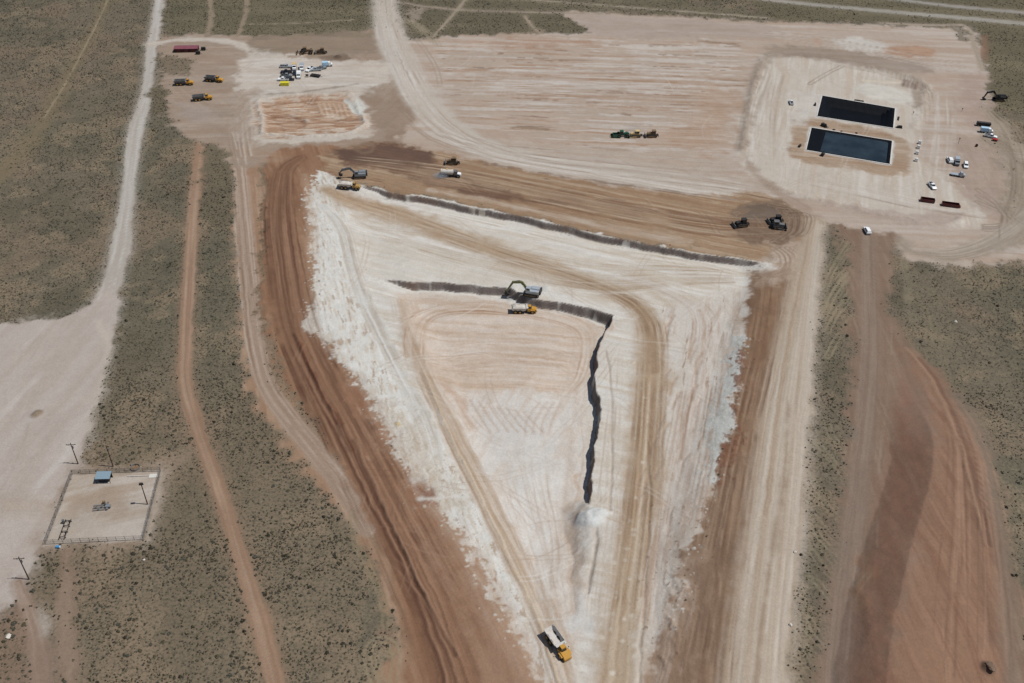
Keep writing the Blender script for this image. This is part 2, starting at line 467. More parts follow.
# scrub left between that track and the brown band
area([(264, 195), (270, 215), (269, 300), (268, 330), (262, 300), (262, 230)], (108, 96, 76), 2, 3, scr=0.9, breakup=1.5, seed=17)
area([(270, 350), (285, 358), (294, 385), (290, 396), (278, 385)], (140, 115, 92), 3, 3, scr=0.55, op=0.7, seed=18)
track([(352, 512), (356, 545), (368, 565), (382, 600), (386, 625)], (142, 128, 98), 0.5, 1.6, 0.6)
track([(378, 690), (368, 665), (370, 645), (386, 640), (396, 655), (392, 690)], (150, 134, 106), 0.5, 1.8, 0.7)
track([(386, 690), (378, 668), (382, 655), (390, 655)], (150, 134, 106), 0.5, 1.4, 0.6)

# ---- equipment yard, upper left
area([(160, 37), (200, 34), (240, 35), (300, 36), (378, 30), (398, 60), (420, 110), (440, 150), (350, 150), (290, 156), (255, 165), (232, 165), (216, 150), (190, 138), (172, 120), (160, 104), (163, 85), (158, 60)],
     (160, 140, 122), 2.5, 3, [((150, 126, 106), 0.1, 0.6), ((172, 154, 138), 0.35, 0.5)], (8, 5, 30), seed=19)
area([(152, 54), (184, 58), (190, 68), (180, 76), (160, 70)], (118, 104, 84), 2, 3, scr=0.7, op=0.8, breakup=2, seed=20)
area([(150, 86), (164, 88), (166, 108), (152, 112)], (112, 100, 80), 2, 3, scr=0.9, seed=21)
area([(204, 142), (224, 150), (232, 168), (234, 220), (206, 220)], (112, 100, 80), 2, 3, scr=0.9, op=0.8, seed=22)
ribbon([(152, 44, 6), (180, 40, 5), (215, 40, 5), (245, 46, 6), (262, 58, 8)], (196, 184, 170), 2, 3, [((178, 160, 144), 0.1, 0.4)], 2, 40, seed=23)
area([(244, 58), (262, 50), (300, 57), (350, 60), (385, 62), (392, 78), (384, 100), (362, 92), (310, 92), (256, 97), (240, 90), (236, 74)],
     (196, 183, 169), 2.5, 3, [((182, 164, 148), 0.15, 0.5), ((206, 198, 188), 0.4, 0.4)], (6, 4, 30), seed=24)
area([(236, 92), (262, 92), (262, 140), (244, 150), (232, 130)], (176, 158, 142), 3, 3, [((158, 136, 118), 0.1, 0.4)], (82, 2.5, 40), op=0.8, seed=25)
area([(172, 100), (200, 104), (218, 112), (206, 122), (186, 120)], (164, 148, 136), 4, 4, op=0.6, seed=26)
ribbon([(244, 95, 1.6), (300, 92, 1.6), (358, 84, 1.6)], (140, 124, 108), 1, 2, op=0.7)
area([(250, 97), (352, 90), (362, 96), (372, 128), (352, 140), (262, 143), (252, 130)], (196, 184, 170), 2, 2.5, [((178, 158, 140), 0.25, 0.5)], (2, 3, 15), seed=27)
area([(257, 103), (300, 96), (348, 95), (358, 112), (366, 126), (340, 133), (300, 137), (259, 135)], (172, 136, 108), 3.5, 4, [((196, 170, 146), 0.05, 0.35), ((150, 108, 80), 0.4, 0.3), ((206, 190, 172), 0.45, 0.2)], (8, 2.0, 9), rough=0.6, seed=28)
for e_ in ([(258, 102), (262, 120), (262, 134)], [(262, 134), (300, 137), (345, 134), (364, 126)], [(258, 100), (300, 95), (350, 94)], [(350, 96), (358, 110), (366, 124)]):
    groove(e_, 1.6, 1.0, (200, 188, 174), 0.7)
for e_ in ([(266, 106), (300, 101), (345, 100)], [(268, 118), (290, 116), (304, 122)], [(318, 122), (340, 120), (360, 120)]):
    groove(e_, 1.2, -0.9, (140, 104, 80), 0.6)
for k in range(5):
    groove([(268 + 3 * k, 112 + 4 * k), (285, 114 + 4 * k), (303, 119 + 2 * k)], 1.2, -0.5, (140, 100, 76), 0.5)
for k in range(7):
    groove([(318 + 5 * k, 104), (322 + 5 * k, 116)], 1.0, 0.5, (196, 170, 146), 0.4)
ribbon([(346, 100, 3), (356, 112, 4), (362, 112, 4), (357, 97, 2)], (196, 192, 182), 1, 2, seed=29)
area([(372, 86), (400, 84), (418, 105), (416, 138), (395, 142), (376, 130), (368, 105)], (152, 131, 112), 4, 4, [((140, 116, 96), 0.2, 0.5)], (70, 4, 20), op=0.85, seed=30)
# scrub strips and trails above the yard
area([(165, -10), (372, -10), (372, 24), (340, 33), (300, 34), (245, 35), (190, 33), (165, 28)], (108, 100, 78), 3, 4, [((122, 110, 88), 0.2, 0.5)], (4, 12, 50), scr=0.9, seed=31)
for p in ([(209, -8), (211, 15), (207, 36)], [(247, -8), (246, 12), (238, 36)]):
    ribbon([q + (2.6,) for q in p], (146, 128, 108), 1, 1.5, scr=0.1)
ribbon([(250, 24, 1.2), (300, 23, 1.2), (352, 20, 1.2)], (150, 134, 114), 1, 1.5, scr=0.1)
area([(250, 36), (376, 32), (384, 50), (330, 55), (255, 52)], (146, 127, 108), 3, 4, [((122, 108, 88), 0.25, 0.4)], (2, 8, 40), seed=32, op=0.8)
area([(320, 56), (346, 54), (348, 59), (322, 60)], (118, 98, 82), 1.5, 2, op=0.8)

# ---- broad graded field
area([(394, 40), (420, 40), (442, 36), (520, 34), (560, 33), (592, 34), (575, 26), (560, 12), (600, 13), (650, 16), (700, 18), (770, 22), (800, 22), (860, 25), (950, 28), (972, 30), (980, 48), (986, 80), (992, 110), (1010, 135), (1040, 170), (1060, 250), (985, 262), (940, 266), (910, 258), (890, 236), (840, 228), (800, 215), (740, 205), (640, 200), (560, 190), (480, 172), (430, 158), (400, 140), (420, 110), (404, 80)],
     (182, 163, 147), 2.5, 3, [((170, 146, 126), 0.05, 0.6), ((194, 180, 168), 0.35, 0.5)], (-2, 5, 70), amp=0.06, seed=33)
# orange and white grading streaks
area([(432, 44), (520, 38), (600, 38), (700, 40), (740, 48), (744, 85), (735, 120), (728, 150), (690, 160), (620, 150), (540, 140), (480, 122), (446, 95)],
     (180, 160, 143), 6, 5, [((160, 126, 98), 0.42, 0.28), ((200, 190, 180), 0.35, 0.35), ((138, 108, 86), 0.78, 0.12)], (-1, 2.6, 42), op=0.95, amp=0.07, seed=34)
area([(700, 82), (740, 92), (736, 112), (720, 150), (690, 148), (650, 134), (690, 120)], (172, 138, 110), 6, 6, [((184, 164, 146), 0.1, 0.5)], (-2, 2.6, 24), op=0.6, seed=35)
area([(440, 38), (520, 38), (600, 40), (560, 46), (470, 48)], (170, 134, 108), 5, 5, [((190, 176, 162), 0.1, 0.4)], (-1, 3, 40), op=0.7, seed=36)
area([(570, 14), (700, 20), (770, 24), (770, 38), (690, 38), (600, 36)], (174, 156, 142), 4, 4, [((160, 140, 124), 0.3, 0.5)], (-3, 5, 60), op=0.8, seed=37)
area([(440, 140), (520, 140), (620, 150), (720, 160), (735, 190), (640, 190), (540, 178), (470, 160)], (184, 168, 153), 6, 5, [((170, 148, 130), 0.2, 0.5), ((152, 128, 108), 0.75, 0.15)], (-6, 3, 60), op=0.8, seed=38)
for (a, b, c2, e) in ((570, 104, 606, 102), (608, 114, 630, 115), (512, 128, 548, 129), (650, 45, 680, 46), (700, 41, 740, 46)):
    ribbon([(a, b, 1.2), ((a + c2) / 2, (b + e) / 2 - .5, 1.6), (c2, e, 0.8)], (140, 116, 94), 1.2, 3, op=0.75)
# islands of scrub with trails at its top edge
area([(405, 8), (440, -10), (560, -10), (640, -6), (760, 14), (770, 19), (700, 17), (600, 11), (560, 10), (588, 30), (572, 33), (540, 30), (500, 33), (460, 34), (430, 38), (410, 28)], (110, 101, 80), 2, 3, [((124, 112, 92), 0.2, 0.5)], (0, 10, 50), scr=0.9, seed=39)
ribbon([(434, 36, 1.8), (448, 20, 1.8), (462, 4, 1.8), (472, -8, 1.8)], (154, 138, 118), 1, 1.5, scr=0)
ribbon([(395, 2, 1.4), (450, 9, 1.6), (520, 12, 1.6), (600, 14, 1.6)], (158, 142, 124), 1, 1.5, scr=0)
ribbon([(470, -4, 0.9), (560, 2, 1.1), (650, 9, 1.1), (770, 18, 1.3)], (160, 146, 126), 0.8, 1.5, scr=0)
ribbon([(525, 16, 1.4), (532, 26, 1.6), (540, 33, 1.6)], (158, 140, 120), 1, 1.5, scr=0)
area([(408, 10), (426, 8), (420, 18), (412, 22)], (156, 140, 124), 2, 2, op=0.7)
for k in range(4):
    track([(404 + 5 * k, 18 + 2 * k), (416 + 5 * k, 28 + 2 * k), (428 + 4 * k, 40 + 2 * k)], (158, 142, 118), 0.6, 2.2, 0.7)
# highway and verge at the top right
area([(740, -12), (1060, -12), (1060, 105), (1000, 105), (988, 80), (984, 50), (976, 26), (940, 24), (860, 22), (770, 17)], (112, 102, 80), 2, 3, [((126, 114, 90), 0.2, 0.5)], (-4, 10, 60), scr=0.9, seed=40)
ribbon([(700, -9, 4), (780, 1, 4.2), (860, 9, 4.6), (940, 16, 5), (1050, 26, 5.6)], (162, 154, 142), 0.8, 0.8, [((146, 138, 126), 0.2, 0.5)], 2, 120, seed=41)
ribbon([(830, -8, 3.2), (900, 0, 3.6), (960, 7, 4), (1050, 15, 4.4)], (156, 148, 138), 0.8, 0.8, [((140, 132, 122), 0.2, 0.5)], 2, 120, seed=42)
ribbon([(880, 23, 1.6), (930, 25, 1.6), (960, 25, 2), (970, 30, 2.4), (974, 45, 2.6), (982, 70, 3)], (166, 150, 132), 1, 1.5, seed=43)
area([(955, 28), (967, 31), (968, 42), (958, 38)], (114, 102, 82), 2, 3, scr=0.7, op=0.7)
ribbon([(985, 36, 2), (984, 50, 3), (984, 60, 2)], (138, 104, 82), 1, 2, op=0.7)

# ---- main haul road from the top
ribbon([(384, -12, 11), (386, 15, 12), (393, 42, 15), (408, 75, 16), (426, 105, 17), (452, 130, 17), (490, 150, 16), (540, 162, 14), (600, 173, 12), (680, 187, 11), (752, 198, 10)],
       (196, 184, 170), 3.5, 3, [((184, 168, 152), 0.1, 0.5), ((206, 198, 188), 0.35, 0.4), ((168, 148, 130), 0.65, 0.2)], 1.6, 120, op=0.92, seed=44)
track([(399, 20), (408, 30), (424, 48), (436, 68), (440, 85)], (152, 132, 112), 0.6, 2.4, 0.5)

# ---- pond yard
area([(762, 52), (800, 58), (860, 66), (905, 74), (930, 84), (925, 110), (915, 150), (960, 185), (990, 205), (985, 225), (950, 228), (880, 215), (820, 200), (772, 186), (748, 168), (738, 140), (748, 100)],
     (196, 183, 168), 3, 3, [((184, 166, 148), 0.1, 0.5), ((206, 198, 187), 0.4, 0.5)], (75, 2.2, 30), amp=0.07, seed=45)
ribbon([(742, 150, 5), (750, 110, 5), (756, 78, 5), (768, 58, 5), (800, 56, 5), (850, 62, 5), (905, 74, 5), (924, 84, 4)], (158, 140, 124), 3, 3, [((140, 122, 106), 0.2, 0.4)], 1.8, 40, op=0.8, seed=46)
area([(775, 45), (830, 48), (900, 58), (930, 66), (925, 74), (860, 66), (800, 56), (760, 55)], (150, 132, 116), 4, 4, [((134, 116, 100), 0.2, 0.4)], (-6, 3, 40), op=0.7, seed=47)
area([(834, 40), (862, 38), (888, 46), (885, 52), (850, 50)], (200, 194, 184), 3, 3, op=0.8, seed=48)
area([(886, 48), (915, 46), (936, 52), (925, 57), (895, 55)], (176, 140, 112), 3, 3, [((160, 116, 88), 0.3, 0.3)], (-4, 2, 20), op=0.8, seed=49)
ribbon([(816, 39, 1.5), (818, 44, 2)], (180, 134, 104), 2, 2, op=0.6)
area([(798, 120), (830, 120), (905, 140), (905, 172), (880, 174), (800, 160), (790, 145)], (170, 145, 121), 2.5, 2.5, [((154, 124, 98), 0.25, 0.4), ((186, 166, 146), 0.3, 0.4)], (-10, 3, 30), seed=50)
area([(795, 92), (820, 92), (812, 122), (795, 122)], (198, 190, 180), 3, 3, op=0.7, seed=51)
area([(862, 82), (890, 86), (912, 96), (910, 106), (880, 100), (858, 92)], (204, 196, 184), 2, 2, seed=52, op=0.9)
area([(912, 80), (926, 88), (920, 108), (910, 104)], (160, 142, 126), 2, 2, op=0.85, seed=53)
ribbon([(862, 80, 1.2), (885, 82, 2), (900, 82, 1.5)], (206, 192, 172), 1, 1.5)
for k in range(4):
    groove([(905 + 4 * k, 80 + 1 * k), (903 + 4 * k, 86 + k)], 1.2, 0.9, (128, 106, 92), 0.8)
track([(810, 84), (826, 74), (842, 66)], (150, 132, 116), 0.6, 2.4, 0.8)
for p in POND:
    q = cat(np.vstack([p, p[:1]]), 6)
    S = sl(p.min(0) - 6, p.max(0) + 6); d = gline(p, S, XX[S], YY[S], 5, True)[0]
    put(S, (1 - sstep(0.9, 1.8, d + 0.5 * WX[S])) * 0.9, alb((198, 192, 186)) * np.ones(d.shape + (3,)))
    HADD[S] += 0.0 * d
# ground to the right of the pond yard
area([(958, 138), (990, 140), (1006, 172), (1005, 215), (985, 212), (955, 178)], (170, 148, 132), 4, 4, [((154, 132, 116), 0.2, 0.5)], (80, 4, 20), op=0.85, seed=54)
area([(985, 100), (1000, 120), (1024, 160), (1040, 240), (1010, 235), (1005, 175), (985, 140), (978, 118)], (148, 132, 114), 4, 5, [((130, 116, 98), 0.1, 0.5), ((164, 148, 130), 0.4, 0.4)], (100, 2.5, 26), op=0.8, scr=0.15, seed=55)
area([(960, 76), (982, 74), (986, 118), (962, 122)], (166, 142, 128), 5, 4, op=0.7, seed=56)
for k in range(5):
    track([(988 + 2 * k, 112), (1003 + 4 * k, 132), (1013 + 4 * k, 160), (1016 + 6 * k, 200)], (128, 112, 92) if k % 2 else (160, 146, 126), 0.7, 2.4, 0.55)
for k in range(3):
    track([(978, 190 + 6 * k), (992, 200 + 4 * k), (1004, 214), (1002, 224 + 2 * k), (985, 226 + 2 * k)], (132, 116, 100), 0.6, 2.4, 0.6)
ribbon([(1050, 205, 12), (1015, 232, 12), (985, 248, 11), (950, 256, 9), (915, 252, 7), (895, 240, 6)], (164, 150, 134), 4, 4, [((150, 134, 116), 0.1, 0.5)], 1.6, 60, seed=57)
area([(800, 206), (850, 212), (900, 224), (955, 226), (962, 212), (920, 214), (860, 206)], (176, 156, 142), 3, 3, [((160, 138, 122), 0.3, 0.4)], (-12, 2, 22), op=0.8, seed=58)
ribbon([(745, 150, 3), (752, 170, 4), (775, 190, 5), (800, 205, 7), (815, 218, 8)], (160, 138, 120), 2.5, 2.5, op=0.75, seed=59)

# ---- brown overburden band west of the cut
area([(267, 160), (285, 148), (330, 146), (352, 150), (340, 172), (318, 185), (312, 222), (310, 250), (318, 285), (308, 312), (318, 332), (345, 362), (373, 402), (398, 450), (415, 478), (440, 500), (470, 545), (505, 612), (530, 655), (560, 710), (424, 710), (404, 630), (388, 570), (368, 520), (345, 475), (318, 432), (292, 385), (272, 340), (264, 300), (266, 240)],
     (148, 111, 84), 1.6, 2.2, [((128, 92, 68), 0.15, 0.45), ((162, 127, 100), 0.35, 0.4)], (112, 2.4, 45), rough=0.3, seed=60)
area([(440, 520), (470, 560), (505, 620), (540, 690), (500, 700), (470, 640), (440, 580), (420, 540)], (162, 128, 103), 5, 5, [((148, 113, 88), 0.2, 0.5)], (115, 3, 40), op=0.7, seed=61)
ribbon([(300, 158, 7), (284, 172, 10), (281, 215, 14), (287, 270, 15), (297, 325, 15), (318, 375, 14), (346, 430, 14), (376, 490, 15), (405, 550, 17), (434, 615, 20), (466, 710, 24)],
       (130, 94, 70), 2.6, 2, [((102, 71, 53), 0.25, 0.35), ((154, 116, 90), 0.3, 0.3)], 1.25, 90, op=0.92, seed=62, ruts=0.22, rough=0.3)
ribbon([(300, 345, 2), (318, 385, 2), (340, 425, 2.2), (352, 450, 1.6)], (108, 66, 44), 0.9, 1.4, op=0.85)
groove([(296, 335), (306, 358), (320, 386), (340, 425), (352, 450)], 0.9, 0.9)
for pts in ([(340, 425), (372, 492), (405, 560), (440, 640), (462, 700)], [(332, 425), (364, 492), (398, 560), (430, 640), (448, 700)], [(352, 440), (392, 530), (420, 590), (455, 655)]):
    groove(pts, 0.5, -0.35, (84, 54, 40), 0.6); groove([(a + 4, b) for a, b in pts], 0.5, 0.25, (166, 130, 104), 0.45)
area([(345, 365), (372, 405), (398, 455), (420, 500), (440, 520), (420, 520), (396, 480), (370, 430), (346, 390)], (160, 116, 88), 3, 4, [((186, 158, 132), 0.3, 0.3), ((140, 96, 70), 0.2, 0.3)], (115, 2, 14), op=0.7, rough=0.6, breakup=2, seed=63)

# ---- brown bench north of the cut
area([(318, 158), (350, 146), (385, 143), (430, 151), (500, 166), (560, 178), (640, 189), (700, 194), (760, 194), (796, 206), (808, 225), (802, 245), (772, 246), (766, 262), (740, 257), (697, 251), (632, 240), (587, 230), (550, 221), (511, 213), (481, 207), (431, 197), (396, 192), (350, 182), (330, 172)],
     (160, 131, 103), 2, 2.5, [((142, 110, 82), 0.1, 0.45), ((178, 154, 128), 0.35, 0.4), ((122, 92, 70), 0.75, 0.15)], (-19, 2.2, 60), rough=0.25, seed=64)
area([(326, 152), (352, 146), (385, 143), (425, 150), (436, 162), (470, 180), (520, 195), (560, 204), (540, 205), (480, 196), (430, 184), (390, 172), (345, 164)], (118, 88, 70), 3, 3, [((96, 70, 56), 0.1, 0.4), ((146, 112, 86), 0.45, 0.3)], (-17, 2.4, 50), op=0.85, seed=65)
area([(335, 152), (380, 146), (428, 152), (430, 164), (400, 164), (345, 162)], (106, 80, 68), 2, 3, [((88, 66, 56), 0.2, 0.4)], (-10, 3, 25), op=0.8, seed=66)
area([(405, 168), (440, 170), (470, 182), (450, 186), (420, 178)], (160, 132, 106), 3, 3, op=0.6, seed=67)
ribbon([(430, 190, 3), (480, 199, 3.5), (550, 214, 4), (620, 230, 4.5), (690, 242, 4)], (190, 172, 154), 1.6, 2, [((164, 136, 110), 0.1, 0.35)], 1.4, 24, op=0.85, seed=68)
ribbon([(480, 162, 1.2), (560, 176, 1.4), (640, 187, 1.6), (700, 195, 1.2), (745, 200, 1)], (124, 102, 84), 1, 2.5, op=0.7)
area([(730, 214), (745, 206), (782, 200), (800, 212), (802, 234), (786, 245), (760, 243), (734, 238)], (128, 105, 86), 2.5, 2.5, [((104, 82, 66), 0.1, 0.4), ((146, 122, 100), 0.4, 0.4)], (0, 2.2, 50), contour=True, op=0.9, seed=69)
area([(742, 210), (772, 206), (780, 216), (752, 222)], (112, 98, 86), 3, 3, op=0.7, seed=70)
ribbon([(355, 149, 2), (362, 144, 2), (372, 145, 2), (372, 151, 2), (362, 153, 2), (355, 149, 2)], (126, 102, 82), 1.2, 1, op=0.7)
ribbon([(267, 160, 6), (280, 158, 5), (262, 152, 4), (240, 150, 4)], (160, 132, 108), 3, 3, op=0.6)

# ---- floor of the cut
area([(318, 168), (350, 184), (396, 194), (431, 199), (481, 209), (511, 215), (550, 223), (587, 232), (632, 242), (697, 253), (740, 259), (768, 264), (790, 258), (792, 280), (770, 290), (752, 330), (744, 380), (728, 430), (706, 500), (690, 560), (672, 640), (655, 710), (562, 710), (530, 655), (505, 612), (470, 545), (440, 505), (415, 478), (398, 450), (373, 402), (345, 362), (318, 332), (310, 312), (320, 285), (312, 250), (314, 222), (320, 190)],
     (208, 199, 187), 0.8, 2.4, [((194, 178, 158), 0.1, 0.5), ((220, 215, 207), 0.35, 0.5)], (-18, 2.6, 30), amp=0.06, breakup=1.0, rough=0.35, seed=71)
# white broken caliche along the west side
area([(318, 172), (336, 182), (346, 215), (352, 260), (372, 300), (398, 350), (424, 410), (446, 450), (470, 490), (505, 560), (540, 630), (570, 700), (548, 700), (518, 640), (490, 590), (462, 540), (438, 505), (412, 475), (394, 448), (370, 402), (344, 362), (318, 334), (304, 318), (310, 308), (320, 285), (310, 250), (312, 222), (306, 200)],
     (212, 207, 198), 0.9, 2.0, [((192, 178, 160), 0.2, 0.4), ((220, 217, 211), 0.3, 0.4), ((166, 140, 114), 0.65, 0.15)], (108, 1.1, 5), amp=0.08, rough=0.5, breakup=1.0, seed=72)
area([(302, 318), (312, 312), (318, 322), (312, 332), (304, 328)], (206, 198, 186), 0.8, 2, rough=1.0, seed=73)
ribbon([(322, 205, 4), (340, 225, 5), (350, 265, 5), (362, 300, 6), (385, 345, 7), (405, 385, 7), (422, 420, 8), (432, 455, 9), (420, 480, 7)], (206, 202, 194), 2, 2, [((192, 184, 174), 0.1, 0.4), ((216, 212, 206), 0.3, 0.4)], 0.9, 60, seed=74, rough=0.2, ruts=0.08)
area([(380, 400), (410, 415), (440, 470), (470, 505), (455, 515), (425, 495), (400, 450)], (198, 186, 170), 3, 4, [((176, 154, 130), 0.35, 0.3), ((212, 206, 196), 0.3, 0.3)], (110, 1.4, 5), op=0.8, rough=1.0, breakup=1.5, seed=75)
area([(412, 482), (432, 492), (440, 502), (426, 503), (414, 494)], (134, 88, 62), 1.5, 3, op=0.85, rough=0.6, seed=76)
ribbon([(420, 499, 1.6), (440, 498, 2.4), (465, 496, 2)], (210, 204, 194), 1, 2, rough=0.8)
# travelled tan lane across and down the cut
ribbon([(325, 190, 6), (345, 200, 9), (385, 210, 11), (440, 230, 13), (500, 252, 13), (560, 272, 12), (610, 290, 11), (636, 305, 12), (650, 325, 14), (652, 360, 16), (648, 420, 18), (643, 490, 20), (634, 560, 22), (624, 630, 24), (614, 720, 26)],
       (176, 150, 121), 4, 2.5, [((166, 136, 106), 0.15, 0.4), ((198, 180, 156), 0.35, 0.4)], 1.3, 120, op=0.95, seed=77, ruts=0.1)
ribbon([(585, 283, 3), (618, 295, 4), (640, 310, 5), (652, 335, 5), (654, 370, 4)], (150, 122, 94), 2, 1.5, [((170, 142, 112), 0.2, 0.3)], 0.8, 60, op=0.75, seed=78)
area([(330, 190), (380, 203), (430, 222), (470, 240), (440, 238), (390, 222), (345, 208)], (166, 136, 108), 5, 4, [((184, 162, 138), 0.15, 0.4)], (-18, 1.8, 40), op=0.6, seed=79)
ribbon([(560, 268, 2), (625, 282, 3), (665, 300, 3.5), (682, 330, 4), (680, 380, 4), (672, 430, 4)], (190, 172, 150), 2, 2, op=0.6)
area([(370, 240), (420, 245), (500, 268), (530, 285), (470, 282), (400, 276), (380, 272), (360, 262)], (208, 200, 188), 5, 5, [((196, 184, 168), 0.1, 0.5)], (-14, 2.2, 30), op=0.7, seed=80)
# pink floor of the lower level
area([(395, 290), (440, 293), (505, 300), (560, 310), (612, 322), (600, 345), (590, 400), (588, 460), (582, 520), (585, 580), (575, 650), (560, 650), (535, 590), (505, 530), (478, 480), (450, 425), (425, 370), (404, 320)],
     (206, 191, 176), 1.5, 1.5, [((190, 166, 145), 0.15, 0.45), ((216, 205, 194), 0.3, 0.4)], (0, 2.0, 40), contour=True, amp=0.05, seed=81)
area([(415, 308), (460, 304), (530, 310), (585, 322), (578, 360), (560, 390), (500, 396), (445, 392), (425, 360)], (201, 180, 160), 4, 4, [((180, 150, 124), 0.35, 0.35), ((212, 197, 184), 0.25, 0.4)], (-2, 1.8, 36), op=0.85, seed=82)
area([(452, 398), (520, 394), (575, 398), (578, 450), (565, 510), (548, 570), (520, 550), (490, 500), (465, 450)], (213, 205, 196), 4, 5, [((194, 178, 162), 0.2, 0.5)], (70, 2.2, 26), op=0.85, seed=83)
area([(490, 420), (550, 420), (560, 470), (540, 530), (520, 520), (500, 470)], (212, 206, 198), 6, 6, op=0.6, seed=84)
for k in range(7):
    a0 = 470 + 9 * k
    groove([(a0, 400 + 2 * k), (a0 + 9, 415 + k), (a0 + 20, 432)], 0.5, -0.12, (180, 152, 130), 0.45)
for k in range(4):
    groove([(560 - 7 * k, 402), (552 - 8 * k, 418), (549 - 8 * k, 434)], 0.5, -0.12, (186, 164, 146), 0.4)
ribbon([(402, 300, 5), (408, 335, 6), (424, 375, 7), (444, 415, 7), (468, 465, 8), (495, 520, 9), (523, 575, 10), (552, 640, 11), (575, 710, 12)],
       (192, 170, 149), 2, 1.5, [((178, 152, 128), 0.15, 0.4), ((206, 192, 176), 0.3, 0.4)], 1.0, 100, op=0.85, seed=85, ruts=0.08)
groove([(424, 370), (446, 425), (472, 480), (490, 515), (510, 560), (532, 605), (545, 640), (560, 690)], 0.5, 0.5, (204, 184, 156), 0.6)
groove([(420, 372), (443, 428), (468, 482), (487, 518)], 0.4, -0.3, (158, 128, 98), 0.6)
ribbon([(445, 385, 5), (460, 400, 4), (472, 430, 3)], (178, 142, 114), 2, 2.5, op=0.5)
ribbon([(572, 430, 1.5), (566, 490, 1.5), (556, 560, 2), (548, 610, 2)], (176, 150, 128), 1.5, 1.5, op=0.5)
ribbon([(590, 512, 2), (597, 540, 1.5), (594, 565, 1.3), (588, 592, 1)], (170, 146, 124), 1, 1, op=0.5)
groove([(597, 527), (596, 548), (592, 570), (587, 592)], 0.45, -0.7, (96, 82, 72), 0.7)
area([(574, 590), (584, 592), (590, 630), (580, 640), (570, 618)], (206, 202, 196), 2.5, 2.5, op=0.8)
# pink-white east strip with dabs
area([(660, 305), (700, 300), (748, 292), (746, 340), (732, 400), (718, 450), (700, 510), (682, 570), (664, 640), (650, 710), (636, 710), (648, 620), (662, 520), (668, 440), (672, 360)],
     (206, 196, 184), 4, 3, [((184, 162, 144), 0.2, 0.4), ((208, 200, 190), 0.3, 0.4), ((152, 118, 92), 0.78, 0.1)], (78, 1.6, 14), amp=0.07, op=0.9, rough=0.6, seed=86)
groove([(648, 440), (650, 520), (645, 590), (640, 660), (638, 690)], 0.4, -0.4, (120, 98, 80), 0.6)
ribbon([(643, 600, 2), (638, 650, 2.5), (634, 700, 2.5)], (214, 206, 192), 1, 1.5, op=0.7)
groove([(606, 350), (612, 395), (612, 460), (610, 510)], 0.4, -0.3, (150, 130, 112), 0.5)
for k in range(26):
    t = k / 26
    ppx, ppy = 668 + 50 * rng.random() - 30 * t, 315 + 200 * t
    groove([(ppx, ppy), (ppx - 3 - 4 * rng.random(), ppy + 8), (ppx - 7, ppy + 16 + 8 * rng.random())], 0.6, -0.25, (168, 136, 112), 0.5)
for k in range(60):
    ppx = 600 + rng.random() * 45; ppy = 350 + rng.random() * 330
    c0 = at(ppx, ppy); S = sl(c0 - 1.5, c0 + 1.5)
    m = (1 - sstep(0.3, 1.1, np.hypot(XX[S] - c0[0] + NS[S] * .4, YY[S] - c0[1]))) * 0.5
    put(S, m, alb((216, 206, 190)) * np.ones(m.shape + (3,)))

# ---- brown band east of the cut and the haul roads beside it
area([(752, 272), (772, 268), (800, 258), (795, 300), (786, 360), (776, 430), (762, 510), (748, 590), (736, 710), (640, 710), (660, 640), (684, 570), (704, 500), (722, 450), (738, 390), (745, 330)],
     (146, 117, 92), 1.5, 2.6, [((126, 98, 76), 0.1, 0.5), ((164, 136, 112), 0.4, 0.4)], (81, 2.2, 50), rough=0.4, breakup=1.2, seed=87)
area([(752, 275), (772, 272), (770, 340), (750, 420), (730, 480), (728, 430), (742, 380), (746, 320)], (136, 104, 78), 3, 3, [((116, 86, 64), 0.2, 0.4)], (80, 1.8, 30), op=0.8, seed=88)
area([(722, 440), (732, 470), (728, 560), (712, 690), (668, 690), (690, 570), (706, 500)], (122, 96, 76), 6, 5, [((138, 112, 92), 0.2, 0.5)], (82, 2.5, 18), op=0.8, seed=89, rough=0.8)
for k in range(22):
    ppy = 570 + 90 * rng.random(); ppx = 668 + 25 * rng.random() - (ppy - 570) * 0.1
    groove([(ppx, ppy), (ppx + 4, ppy + 5), (ppx + 5, ppy + 12)], 0.6, 0.3)
# grey caliche rubble and its torn red edge
area([(732, 338), (746, 336), (744, 365), (736, 385), (730, 415), (722, 445), (712, 478), (702, 472), (706, 430), (714, 395), (724, 372)], (196, 195, 188), 0.7, 3, [((176, 172, 164), 0.25, 0.4)], (80, 1.0, 2), rough=0.9, breakup=1.2, seed=90)
area([(741, 348), (748, 356), (743, 385), (736, 405), (738, 430), (732, 455), (724, 478), (716, 480), (722, 455), (730, 425), (733, 400), (738, 370)], (126, 84, 62), 0.7, 3, [((146, 106, 82), 0.2, 0.3), ((92, 60, 46), 0.5, 0.2)], (80, 1.2, 2.4), op=0.85, rough=0.9, breakup=1.4, seed=91)
area([(768, 246), (800, 242), (806, 262), (780, 285), (760, 282), (764, 264)], (184, 164, 146), 4, 4, [((162, 138, 116), 0.2, 0.4)], (60, 1.8, 20), op=0.8, seed=92)
for k in range(5):
    track([(772 + 5 * k, 248), (782 + 5 * k, 256), (782 + 4 * k, 268), (768 + 2 * k, 276)], (150, 124, 102), 0.5, 2.2, 0.6)
ribbon([(815, 222, 9), (810, 250, 11), (803, 290, 14), (795, 340, 18), (787, 400, 22), (780, 470, 25), (770, 550, 28), (760, 630, 31), (752, 720, 34)],
       (180, 161, 140), 3, 1.8, [((162, 138, 114), 0.15, 0.4), ((194, 180, 163), 0.2, 0.45)], 1.6, 160, seed=93, ruts=0.06)
